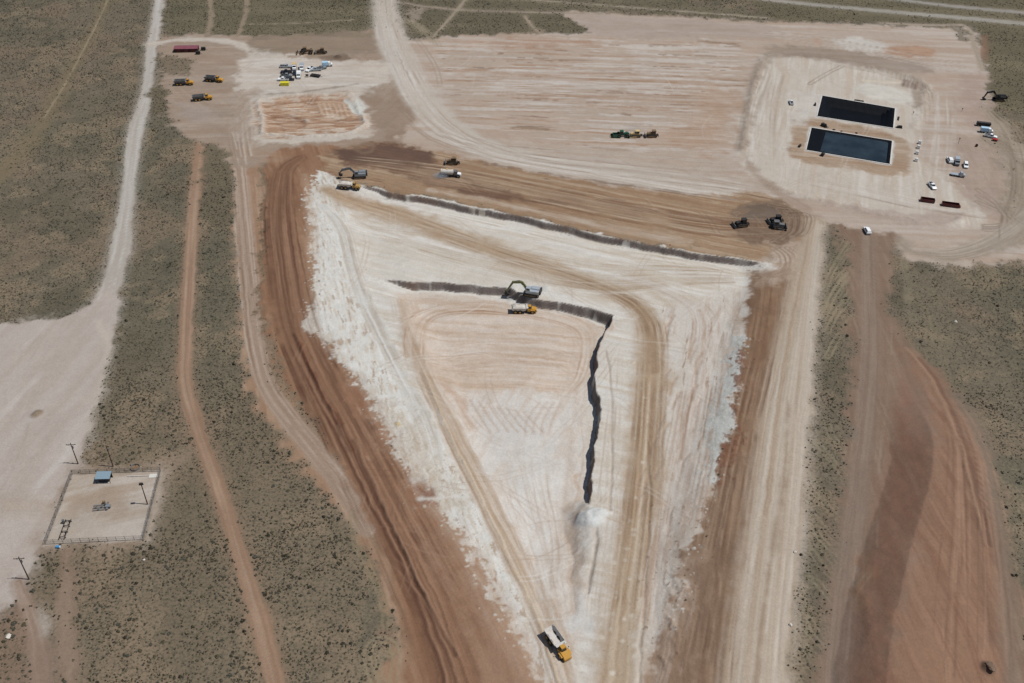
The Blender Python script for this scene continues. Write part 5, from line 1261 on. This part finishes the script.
excavator('olive armed excavator on the rock ledge reaching down to the pit floor', 531, 294.5, (500, 296.5), paint='silver', arm='olive', tip=(8.6, -1.5), s=1.25)
excavator('grey excavator loading a truck at the west end of the upper cut', 359, 177.5, (330, 179), paint='grey', arm='bedgrey', tip=(7.6, 1.5), s=1.2)
excavator('black excavator with raised bent arm at the edge of the scrub beside the pond yard', 998, 100.5, (984, 100), paint='black', arm='black', tip=(7.2, 0.3), s=1.2)
dozer('dark bulldozer on the brown bench behind the water truck', 452.5, 163.8, (430, 163), paint='brown', s=1.15)
dozer('dark bulldozer pushing soil on the brown bench, left of a pair of machines', 741, 226, (720, 228), paint='black', s=1.2)
dozer('dark bulldozer turned left, rear one of the pair on the dark turning patch', 775.5, 222.3, (750, 224), paint='black', s=1.15)
dozer('dark bulldozer turned right, front one of the pair on the dark turning patch', 777.5, 228, (800, 229.5), paint='bedgrey', s=1.2)
dozer('tan bulldozer in the graded field between the green tractor and a brown one', 635.3, 136.6, (610, 136.8), paint='tan', s=1.15)
dozer('brown bulldozer, rightmost of three machines in the graded field', 651.6, 136.5, (630, 136.6), paint='brown', s=1.15)
tractor('green tractor with double tyres, leftmost of three machines in the graded field', 622.3, 136.6, (650, 136.6), s=1.05)
t = thing('pull_scraper', 'dark green earth scraper hitched behind the green tractor', 'scraper', 616.4, 136.9, (650, 136.9)); t.scale = (1.0,) * 3
MB().box(-2, 1.2, -1.5, -1.35, .5, 1.9).box(-2, 1.2, 1.35, 1.5, .5, 1.9).box(-2, -1.85, -1.35, 1.35, .5, 1.9).box(-1.85, 1.2, -1.35, 1.35, .45, .6).build('bowl', 'green', t)
MB().beam((1.2, 0, 1.5), (3.2, 0, .8), .3, .4).build('tow_bar', 'black', t)
for sg in (-1, 1): wheel(t, -2.4, sg * .9, .8, .5, 'green')
t = tractor('dark brown tractor parked on the track behind the vehicle yard', 306.5, 53.4, (330, 53.2), paint='brown', s=1.2)
t = thing('disc_plough', 'dark folded plough standing left of the brown tractor', 'plough', 300.5, 53.8, (320, 53.6)); t.scale = (1.3,) * 3
MB().beam((-2.2, 0, .9), (2.4, 0, .8), .25, .3).beam((-1.5, -1.8, .9), (-1.5, 1.8, .9), .25, .25).beam((.3, -1.8, .9), (.3, 1.8, .9), .25, .25).build('frame', 'black', t)
for x in (-1.5, .3):
    d_ = MB()
    for k in range(8): d_.tube((x + .05, -1.7 + k * .48, .5), (x - .05, -1.66 + k * .48, .5), .5, n=12)
    d_.build('disc_gang', 'brown', t)
dozer('brown bulldozer parked right of the brown tractor behind the vehicle yard', 321.2, 53.3, (300, 53.3), paint='brown', s=1.15)

# water truck
t = thing('water_truck', 'cream tank truck spraying water on the brown bench', 'water truck', 450.5, 176.3, (470, 177.6)); t.scale = (1.1,) * 3
MB().box(-4.4, 4.6, -.5, .5, .8, 1.2).build('chassis', 'black', t)
tk = MB().tube((-4.2, 0, 2.2), (1.2, 0, 2.2), 1.25, n=18).build('tank', 'concrete', t)
MB().tube((-1.5, 0, 3.4), (-1.5, 0, 3.65), .4, n=12).box(-3.9, 1.0, -.18, .18, 3.42, 3.5).build('hatch', 'tan', tk)
c_ = MB().box(1.6, 3.2, -1.05, 1.05, 1.2, 3.0, .1, .3, .12).build('cab', 'bedgrey', t)
MB().box(2.95, 3.22, -.85, .85, 2.0, 2.85, .1, .24, .08).build('windshield', 'glass', c_)
MB().prism([(3.2, .9), (3.2, 1.9), (4.7, 1.7), (4.8, .9)], -.95, .95).build('hood', 'white', t)
MB().box(-4.9, -4.4, -1.1, 1.1, .7, .95).build('spray_bar', 'steel', t)
for x in (3.6, -1.6, -3.2):
    for sg in (-1, 1): wheel(t, x, sg * 1.1, .75, .5)

# ------------------------------------------------------------------ vehicle yard
R = 'vehicles parked in the upper left yard'
pickup('silver pickup at the back left of the parked rows', 285.7, 67.6, (300, 67.6), 'silver', R)
pickup('dark blue pickup, second row from the back at the left', 286.5, 73, (270, 73), 'navy', R)
pickup('grey pickup with a bed cover, third in the left column of parked vehicles', 286.6, 76.8, (300, 76.8), 'grey', R)
pickup('white pickup beside the yellow container', 283.4, 80.6, (270, 80.6), 'white', R)
suv('dark blue car at the front of the parked rows, right of a white pickup', 290.2, 80.4, (300, 80.4), 'navy', R)
box_truck('cream box truck facing the camera in the back row', 294.6, 68.5, (294.2, 76), 'white', 'tan', L=3.2, group=R)
box_truck('pale silver box truck facing the camera at the right end of the back row', 302, 69, (301.4, 76), 'white', 'silver', L=3.6, group=R)
box_truck('white van bodied truck at the right end of the front row', 299, 77, (298, 84), 'white', 'white', L=3.4, group=R)
suv('dark blue car squeezed between the cream truck and the white truck', 294.6, 74.2, (294, 82), 'navy', R)
pickup('white pickup just right of the parked rows, left of a silver pickup', 309.8, 70.4, (306, 73), 'white', R)
pickup('silver pickup facing left between the parked rows and a pale blue truck', 316, 70.6, (305, 71.2), 'silver', R)
pickup('dark grey pickup tucked behind the pale blue truck', 321.2, 69.2, (333, 67), 'grey', R)
box_truck('white truck with pale blue box at the far right of the vehicle yard', 327, 66.2, (340, 65), 'white', 'lblue', L=3.6, group=R)
def flat_trailer(label, px, py, to, L, m='black', load=None):
    t = thing('flat_trailer', label, 'trailer', px, py, to)
    MB().box(-L / 2, L / 2, -1.2, 1.2, .75, .95).box(-L / 2, L / 2, -1.2, -1.1, .95, 1.25).box(-L / 2, L / 2, 1.1, 1.2, .95, 1.25).build('deck', m, t)
    MB().beam((L / 2, 0, .8), (L / 2 + 1.6, 0, .6), .15, .15).build('tow_bar', 'black', t)
    for x in (-L / 4 - .5, -L / 4 + .5):
        for sg in (-1, 1): wheel(t, x, sg * 1.05, .4, .25)
    return t
flat_trailer('black low trailer lying in front of the silver pickup in the yard', 315.5, 76.6, (322, 77.6), 6)
t = thing('fuel_tank', 'small dark tank on legs by the parked rows', 'tank', 307.2, 77, (320, 77))
MB().tube((-.8, 0, 1.2), (.8, 0, 1.2), .55, n=12).build('drum', 'black', t)
for sg in (-1, 1): MB().box(sg * .6 - .06, sg * .6 + .06, -.45, .45, 0, .8).build('leg', 'bedgrey', t)
t = thing('storage_container', 'bright yellow container in front of the parked rows', 'container', 284.9, 85.2, (300, 85.0))
MB().box(-2.4, 2.4, -1.2, 1.2, .1, 1.9).build('shell', 'lemon', t)
b_ = MB()
for k in range(11): b_.box(-2.2 + k * .42, -2.05 + k * .42, -1.24, 1.24, .2, 1.8)
b_.build('rib', 'lemon', t); MB().box(2.4, 2.44, -1.05, 1.05, .2, 1.8).build('door', 'lemon', t)

# long maroon building and two generators on the yard's edge
t = thing('storage_building', 'long low maroon building with faded roof beside the white road', 'building', 187, 51, (210, 50.6))
MB().box(-7, 7, -2.6, 2.6, 0, 2.3).build('wall', 'maroondark', t)
MB().prism([(-2.9, 2.303), (0, 2.75), (2.9, 2.303), (2.9, 2.2), (0, 2.6), (-2.9, 2.2)], -7.2, 7.2)
rf = MB().hexa([(-7.2, -2.9, 2.303), (7.2, -2.9, 2.303), (7.2, 0, 2.8), (-7.2, 0, 2.8)], [(-7.2, -2.9, 2.4), (7.2, -2.9, 2.4), (7.2, 0, 2.9), (-7.2, 0, 2.9)])
rf.hexa([(-7.2, .003, 2.8), (7.2, .003, 2.8), (7.2, 2.9, 2.303), (-7.2, 2.9, 2.303)], [(-7.2, .003, 2.9), (7.2, .003, 2.9), (7.2, 2.9, 2.4), (-7.2, 2.9, 2.4)])
rf.build('roof', 'pinkred', t)
for x in (-4.5, 0, 4.5): MB().box(x - 1.2, x + 1.2, -2.64, -2.6, 0.05, 2.05).build('door', 'maroon', t)
for px, py, lab in ((198.4, 54.3, 'dark generator trailer close to the right end of the maroon building'), (203.8, 50.3, 'dark generator trailer standing farther right of the maroon building')):
    t = thing('generator_trailer', lab, 'generator', px, py, (220, py), 'generator trailers')
    MB().box(-1.4, 1.2, -.8, .8, .5, 1.9, .08, .08, .06).build('housing', 'black', t)
    MB().beam((1.2, 0, .5), (2.4, 0, .45), .12, .12).build('tow_bar', 'black', t)
    for sg in (-1, 1): wheel(t, 0, sg * .85, .4, .22)

# ------------------------------------------------------------------ pond yard
pickup('white pickup standing alone left of the black lined pit', 791, 103.6, (789.4, 99), 'white', 'vehicles about the ponds')
suv('white car alone on the junction of the brown road and the pond yard', 866.8, 232, (864.5, 228), 'white', 'vehicles about the ponds', s=1.15)
pickup('white pickup standing just beyond the two maroon boxes', 931.8, 187, (936, 192), 'white', 'vehicles about the ponds', s=1.1)
suv('white car close on the left of the grey box truck', 949.6, 161.4, (948, 158), 'white', 'vehicles about the ponds', s=1.2)
box_truck('grey box truck between two white cars in the pond yard', 956.3, 163.5, (957, 170), 'grey', 'silver', L=3.8, group='vehicles about the ponds')
suv('white car close on the right of the grey box truck', 965.4, 166.6, (966, 172), 'white', 'vehicles about the ponds', s=1.1)
box_truck('silver flatbed truck parked crosswise in front of the grey box truck', 956.8, 176, (975, 179), 'silver', 'silver', L=4.2, flat=True, group='vehicles about the ponds')
box_truck('pale blue boxed truck parked beside the long black tank at the yard edge', 985.5, 132.4, (1000, 134), 'white', 'lblue', L=4.0, group='vehicles about the ponds')
pickup('white pickup with its nose by the small red trailer', 990.3, 137.3, (1000, 139.5), 'white', 'vehicles about the ponds', s=1.1)
t = thing('utility_trailer', 'small red trailer at the right edge of the pond yard', 'trailer', 994.8, 140.8, (1000, 142))
MB().box(-1.3, 1.3, -.8, .8, .5, 1.1).build('bed', 'red', t); MB().beam((1.3, 0, .55), (2.3, 0, .5), .1, .1).build('tow_bar', 'black', t)
for sg in (-1, 1): wheel(t, -.1, sg * .88, .35, .2)
t = thing('frac_tank', 'long black tank trailer lying behind the pale blue truck', 'tank', 983, 126, (1000, 128))
MB().prism([(-3.6, .5), (-3.6, 2.2), (3.6, 2.2), (3.6, 1.2), (2.9, .5)], -1.1, 1.1).build('tank', 'black', t)
MB().box(-3.2, 3.2, -.2, .2, 2.2, 2.32).build('walkway', 'bedgrey', t)
for sg in (-1, 1): wheel(t, -2.7, sg * .95, .45, .3)
open_box('maroon open box with straight ends, left one of a pair', 927.2, 201.6, (945, 204), 6.4, 2.5, 1.7, group='maroon open boxes')
t = open_box('maroon open box, longer right one of a pair with a low end', 950, 206.2, (965, 208.2), 7.8, 2.5, 1.7, group='maroon open boxes')
MB().hexa([(3.95, -1.1, .3), (4.7, -.8, .3), (4.7, .8, .3), (3.95, 1.1, .3)], [(3.95, -1.1, 1.3), (4.6, -.8, .9), (4.6, .8, .9), (3.95, 1.1, 1.3)]).build('end_hopper', 'maroon', t)
# four white totes in a line
for k, (px, py, lab) in enumerate(((919.3, 143.6, 'white tote tank, farthest of four in a row right of the ponds'), (918.1, 148.2, 'white tote tank, second farthest of four in a row right of the ponds'),
                                   (916.7, 154, 'white tote tank, third of four in a row, next to the nearest one'), (915.8, 161.2, 'white tote tank nearest the camera in the row right of the ponds'))):
    t = thing('tote_tank', lab, 'tank', px, py, None, 'row of white tote tanks', head=1.35)
    MB().box(-.75, .75, -.65, .65, .25, 1.75, .08, .08, .08).build('tank', 'white', t)
    MB().box(-.8, .8, -.7, .7, 0, .22).build('pallet', 'wood', t); MB().tube((0, 0, 1.75), (0, 0, 1.88), .2, n=10).build('lid', 'black', t)
def pump(label, px, py, to, s=1.0, hose=None):
    t = thing('pump', label, 'pump', px, py, to, 'dark pumps around the ponds'); t.scale = (s,) * 3
    MB().box(-1.2, .5, -.55, .55, .35, 1.3, .05, .05, .05).build('engine_housing', 'black', t)
    MB().box(-1.4, 1.5, -.6, .6, .12, .35).build('skid', 'black', t)
    MB().tube((.5, 0, .75), (1.2, 0, .75), .42, n=12).tube((1.0, 0, .9), (1.0, 0, 1.6), .18, n=8).tube((1.2, 0, .75), (2.2, .4, .3), .15, n=8).build('pump_head', 'black', t)
    MB().tube((-.4, .2, 1.3), (-.4, .2, 1.9), .07, n=6).build('exhaust_stack', 'black', t)
pump('dark pump on the bank between the two ponds near their left ends', 823.6, 126.6, (835, 132), 1.3)
pump('dark pump on the near bank of the water filled pond', 822.6, 155.2, (830, 149), 1.3)
pump('small dark pump standing off the left end of the water filled pond', 799.6, 146.6, (804, 143), .9)
pump('small dark pump off the left end of the black lined pit', 815, 105.3, (815.6, 101), .9)
pump('dark pump off the near right corner of the black lined pit', 899.4, 127.8, (893, 127), 1.05)
def pipes(label, px, py, to, L, n=4):
    b = MB()
    for k in range(n): b.tube((-L / 2 + .1 * k, (k - n / 2) * .34, .17), (L / 2 - .15 * (k % 2), (k - n / 2) * .34, .17), .16, n=8)
    p = at(px, py); q = at(*to); o = b.build('pipe_stack', 'black'); o.location = (p[0], p[1], float(gz(p[0], p[1])) + .03); o.rotation_euler.z = math.atan2(q[1] - p[1], q[0] - p[0])
    tag(o, label, 'pipes', 'black pipes by the ponds')
pipes('black pipes lying along the far edge of the black lined pit', 859, 100.6, (880, 104), 5.4)
pipes('black pipes lying beside the right end of the black lined pit', 898, 118.6, (899.4, 112), 5.0, 3)
def lump(name, label, category, px, py, sx, sy, sz, m, group=None, seed=0, sink=.25):
    bm = bmesh.new(); bmesh.ops.create_icosphere(bm, subdivisions=3, radius=1); r = random.Random(seed); ax = [Vector((r.uniform(-1, 1), r.uniform(-1, 1), r.uniform(-1, 1))).normalized() for _ in range(9)]; cut = [r.uniform(.6, .95) for _ in ax]
    for v_ in bm.verts:
        for a_, c_ in zip(ax, cut):
            d = v_.co.dot(a_)
            if d > c_: v_.co -= a_ * (d - c_) * .85
        v_.co *= 1 + .06 * r.uniform(-1, 1)
        v_.co.x *= sx; v_.co.y *= sy; v_.co.z *= sz
    me = bpy.data.meshes.new(name); bm.to_mesh(me); bm.free(); me.materials.append(M[m]); o = bpy.data.objects.new(name, me); C.objects.link(o)
    p = at(px, py); o.location = (p[0], p[1], float(gz(p[0], p[1])) + sz * (1 - 2 * sink)); o.rotation_euler.z = seed
    return tag(o, label, category, group)
for k, (px, py) in enumerate(((834, 130), (841.3, 131.6), (856.4, 133.2))):
    lump('sandbag', ('dark sandbag nearest the pump on the far edge of the water filled pond', 'dark sandbag, middle one of three on the far edge of the water filled pond', 'dark sandbag, rightmost of three on the far edge of the water filled pond')[k], 'sandbag', px, py, .9, .55, .35, 'black', 'sandbags along the pond edge', k + 3)
lump('boulder', 'brown boulder sitting on the red soil in the lower right corner', 'boulder', 989, 669.5, 1.6, 1.2, .8, 'rock', None, 5, .4)
lump('boulder', 'pale boulder in the scrub at the lower left edge', 'boulder', 9, 637, 1.0, .8, .5, 'caliche', None, 8)
lump('boulder', 'small pale stone alone in the scrub below the fenced yard', 'boulder', 144, 560, .45, .4, .3, 'caliche', None, 9)
lump('boulder', 'pale stone in the dark scrub right of the brown road', 'boulder', 955.5, 322, .9, .7, .5, 'caliche', None, 10)
lump('boulder', 'small dark stone on the edge of the scrub strip beside the brown road', 'boulder', 847, 445, .55, .5, .45, 'rock', None, 11)
lump('boulder', 'small dark stone on the sandy ground left of the brown ruts', 'boulder', 316, 426.5, .45, .4, .35, 'rock', None, 12)
lump('boulder', 'pale stone on the shoulder of the pale haul road, upper of two', 'boulder', 795, 552, .55, .5, .4, 'caliche', None, 13)
lump('boulder', 'pale stone on the shoulder of the pale haul road, lower of two', 'boulder', 790.5, 625, .55, .5, .4, 'caliche', None, 14)
def marker(label, px, py, h):
    t = thing('marker_post', label, 'post', px, py, None)
    MB().tube((0, 0, 0), (0, 0, h), .09, n=8).build('post', 'wood', t); MB().box(-.35, .35, -.05, .05, h - .5, h).build('plate', 'bedgrey', t)
marker('thin post standing beyond the two white cars and grey truck', 958, 144, 3.6)
marker('short post right of the black lined pit', 913, 114.2, 1.6)
marker('short dark post in the open middle of the pond yard', 961.8, 111.2, 1.8)
t = thing('cable_reel', 'small dark reel on the brown ground right of the ponds', 'reel', 976.2, 146.6, (990, 150))
MB().tube((0, -.5, .7), (0, -.4, .7), .7, n=16).tube((0, .4, .7), (0, .5, .7), .7, n=16).build('flange', 'wood', t); MB().tube((0, -.4, .7), (0, .4, .7), .4, n=12).build('drum', 'black', t)

# ------------------------------------------------------------------ fenced yard, lower left
FC = [at(*p) for p in ((72.5, 474.3), (160.8, 471.5), (143.3, 539.8), (45.5, 544.4))]
t = bpy.data.objects.new('perimeter_fence', None); C.objects.link(t); tag(t, 'grey wire fence round the small square yard at the lower left', 'fence')
fc = sum(FC) / 4; t.location = (fc[0], fc[1], float(gz(*fc)))
FC = [p - fc for p in FC]
for i in range(4):
    A, B = FC[i], FC[(i + 1) % 4]; ln = np.linalg.norm(B - A); n = int(ln / 2.6)
    r_ = MB(); mesh_ = MB()
    for z in (.12, 1.05, 2.0): r_.tube((*A, z), (*B, z), .035, n=6)
    k = int(ln / .16)
    d = (B - A) / ln
    for j in range(k):
        p = A + d * (j + .5) * ln / k
        mesh_.tube((*p, .1), (*p, 2.0), .014, n=4)
    r_.build('rail', 'fencegrey', t); mesh_.build('wire_panel', 'fencegrey', t)
    for j in range(n):
        p = A + (B - A) * j / n
        MB().tube((*p, 0), (*p, 2.2), .06, n=8).build('post', 'fencegrey', t)
for k, q in enumerate(((69, 485), (62.5, 503.5))):
    pass
def pole(label, px, py, h, arm=True, lamp=False):
    t = thing('light_pole' if lamp else 'utility_pole', label, 'pole', px, py, None, None if lamp else 'power poles', head=0.1)
    MB().tube((0, 0, -.3), (0, 0, h), .2, .13, n=10).build('pole', 'wood', t)
    if arm:
        a_ = MB().box(-1.5, 1.5, -.16, -.06, h - .75, h - .55).build('crossarm', 'wood', t)
        for x in (-1.35, -.5, 1.35): MB().tube((x, -.11, h - .55), (x, -.11, h - .25), .07, n=8).build('insulator', 'bedgrey', a_)
        MB().beam((-.9, -.14, h - .72), (0, -.14, h - 1.5), .05, .06).beam((.9, -.14, h - .72), (0, -.14, h - 1.5), .05, .06).build('brace', 'steel', t)
    if lamp:
        MB().box(-.6, .6, -.5, .3, h, h + .55, .1, .1, .1).build('floodlight', 'black', t); MB().box(-.7, .7, -.08, .08, h - .3, h).build('bracket', 'black', t)
    else:
        MB().tube((.28, 0, h - 2.4), (.28, 0, h - 1.5), .22, n=10).build('transformer', 'bedgrey', t)
    return t
pole('wooden power pole with crossarm at the fenced yard\'s far left corner', 78.2, 464, 9.6)
pole('dark power pole without crossarm behind the blue roofed shed', 113.2, 466.5, 9.8, arm=False)
pole('dark pole with a floodlight on top inside the fenced yard', 147.6, 504.3, 9.2, arm=False, lamp=True)
pole('wooden power pole with crossarm beside the pale pad near the bottom left', 29, 579.2, 10.2)
# shed
t = thing('open_shed', 'open shed with pale blue metal roof in the fenced yard', 'shed', 105, 480.6, (125, 480.1)); t.scale = (.86, .86, .95)
rf = MB()
rf.hexa([(-2.7, -1.7, 2.35), (2.7, -1.7, 2.35), (2.7, 1.7, 2.9), (-2.7, 1.7, 2.9)], [(-2.7, -1.7, 2.43), (2.7, -1.7, 2.43), (2.7, 1.7, 2.98), (-2.7, 1.7, 2.98)])
for k in range(12): x = -2.6 + k * .47; rf.hexa([(x, -1.7, 2.432), (x + .06, -1.7, 2.432), (x + .06, 1.7, 2.982), (x, 1.7, 2.982)], [(x, -1.7, 2.48), (x + .06, -1.7, 2.48), (x + .06, 1.7, 3.03), (x, 1.7, 3.03)])
rf.build('roof', 'roof', t)
for x in (-2.5, 0, 2.5):
    for y in (-1.5, 1.5): MB().box(x - .06, x + .06, y - .06, y + .06, 0, 2.33 if y < 0 else 2.84).build('post', 'black', t)
MB().box(-2.5, 2.5, 1.44, 1.5, .1, 2.75).build('back_panel', 'black', t)
MB().box(-1.9, 1.9, -.7, .9, .1, 1.7).build('control_panel', 'navy', t)
# pipework
t = thing('metering_skid', 'grey pipe skid with valves in the middle of the fenced yard', 'pipe skid', 104, 508, (124, 506.5))
b_ = MB()
for y in (-.9, 0, .9): b_.tube((-3.2, y * 1.1, .5), (1.6, y, .5), .14, n=8)
b_.tube((1.2, -1.3, .8), (1.2, 1.5, .8), .2, n=10); b_.build('pipe_run', 'steel', t)
for x, y in ((-1.2, -.9), (-.4, 0), (.6, .9), (1.2, 1.2), (-2.2, .1)):
    v_ = MB().tube((x, y, .5), (x, y, 1.1), .1, n=8).build('valve', 'bedgrey', t); MB().tube((x, y, 1.1), (x, y, 1.18), .28, n=12).build('handwheel', 'bedgrey', v_)
MB().tube((.7, -.1, .9), (2.2, -.1, .9), .5, n=12).build('separator', 'grey', t)
MB().box(-.6, .2, 1.2, 1.9, 0, 1.4).build('meter_cabinet', 'brown', t)
t = thing('pipe_manifold', 'long black pipe rack at the lower left of the fenced yard', 'pipe rack', 65.5, 530.5, (70, 518))
b_ = MB()
for y in (-.8, .8): b_.tube((-3.8, y, .7), (3.8, y, .7), .15, n=8)
for x in (-3, -.8, 1.4, 3.4): b_.tube((x, -.8, .7), (x, .8, .7), .11, n=8)
b_.build('pipe_run', 'black', t)
for x in (-3, -.8, 1.4, 3.4):
    for y in (-.8, .8): MB().box(x - .08, x + .08, y - .2, y + .2, 0, .55).build('support', 'bedgrey', t)
for x in (-1.9, 2.4): MB().tube((x, -.8, .7), (x, -.8, 1.5), .22, n=10).build('valve', 'black', t)
MB().tube((3.0, 1.3, .1), (3.0, 1.3, 1.5), .4, n=12).build('filter_vessel', 'bedgrey', t)
t = thing('storage_drum', 'blue drum just outside the near left corner of the fenced yard', 'drum', 58, 547.5, None)
MB().tube((-.5, 0, .42), (.7, 0, .42), .42, n=14).build('drum', 'blueplastic', t); MB().tube((.7, 0, .42), (.74, 0, .42), .37, n=14).build('lid', 'white', t)
t = thing('concrete_slab', 'white concrete slab in the far right corner of the fenced yard', 'slab', 154.5, 475.6, (165, 475.2))
MB().box(-1.6, 1.3, -1.1, .6, 0, .22).build('slab', 'concrete', t)
t = thing('water_line', 'white pipe running along the far fence of the small yard to the slab', 'pipe', 139, 476.4, (150, 476))
MB().tube((-3.6, 0, .25), (3.4, 0, .25), .13, n=8).build('pipe', 'concrete', t)
for x in (-3, 0, 3): MB().box(x - .1, x + .1, -.2, .2, 0, .14).build('support', 'concrete', t)
t = thing('stock_tank', 'round grey open tank just behind the fenced yard', 'tank', 135.5, 468.3, None)
b_ = MB(); n = 24
for k in range(n):
    a0, a1 = 2 * PI * k / n, 2 * PI * (k + 1) / n
    b_.hexa([(1.5 * math.cos(a0), 1.5 * math.sin(a0), 0), (1.5 * math.cos(a1), 1.5 * math.sin(a1), 0), (1.42 * math.cos(a1), 1.42 * math.sin(a1), 0), (1.42 * math.cos(a0), 1.42 * math.sin(a0), 0)],
            [(1.5 * math.cos(a0), 1.5 * math.sin(a0), .7), (1.5 * math.cos(a1), 1.5 * math.sin(a1), .7), (1.42 * math.cos(a1), 1.42 * math.sin(a1), .7), (1.42 * math.cos(a0), 1.42 * math.sin(a0), .7)])
b_.build('wall', 'steel', t); MB().tube((0, 0, .02), (0, 0, .1), 1.4, n=24).build('tank_floor', 'brown', t)

# ------------------------------------------------------------------ spray and dust in the air
def plume(name, label, px, py, L, wd, h, dens, colr, head=0.0):
    bm = bmesh.new(); bmesh.ops.create_icosphere(bm, subdivisions=3, radius=1)
    for v_ in bm.verts: v_.co.x *= L / 2; v_.co.y *= wd / 2; v_.co.z *= h / 2
    me = bpy.data.meshes.new(name); bm.to_mesh(me); bm.free()
    o = bpy.data.objects.new(name, me); C.objects.link(o); p = at(px, py); o.location = (p[0], p[1], float(gz(*p)) + h * .35); o.rotation_euler.z = head
    m = bpy.data.materials.new(name); m.use_nodes = True; t_ = m.node_tree; N = t_.nodes; L_ = t_.links
    N.remove(N['Principled BSDF']); v = N.new('ShaderNodeVolumePrincipled'); v.inputs['Color'].default_value = tuple(s2l(colr)) + (1,)
    tc = N.new('ShaderNodeTexCoord'); ln = N.new('ShaderNodeVectorMath'); ln.operation = 'LENGTH'
    mp = N.new('ShaderNodeMapping'); mp.inputs['Scale'].default_value = (2 / L, 2 / wd, 2 / h); L_.new(tc.outputs['Object'], mp.inputs['Vector']); L_.new(mp.outputs[0], ln.inputs[0])
    r = N.new('ShaderNodeMapRange'); r.inputs[1].default_value = 1.0; r.inputs[2].default_value = 0.1; r.inputs[3].default_value = 0; r.inputs[4].default_value = dens; L_.new(ln.outputs['Value'], r.inputs[0])
    n = N.new('ShaderNodeTexNoise'); n.inputs['Scale'].default_value = .5; L_.new(tc.outputs['Object'], n.inputs['Vector'])
    q = N.new('ShaderNodeMath'); q.operation = 'MULTIPLY'; L_.new(r.outputs[0], q.inputs[0]); L_.new(n.outputs[0], q.inputs[1]); L_.new(q.outputs[0], v.inputs['Density'])
    L_.new(v.outputs[0], N['Material Output'].inputs['Volume']); me.materials.append(m)
    o['kind'] = 'stuff'; o['label'] = label; o['category'] = 'spray'
plume('water_spray', 'white fan of water spray behind the water truck', 440.5, 177.5, 9, 6, 3.2, .9, (238, 242, 248))
plume('dust_plume', 'thin pale dust hanging behind the green tractor', 634, 131.5, 14, 20, 4, .10, (225, 222, 216))
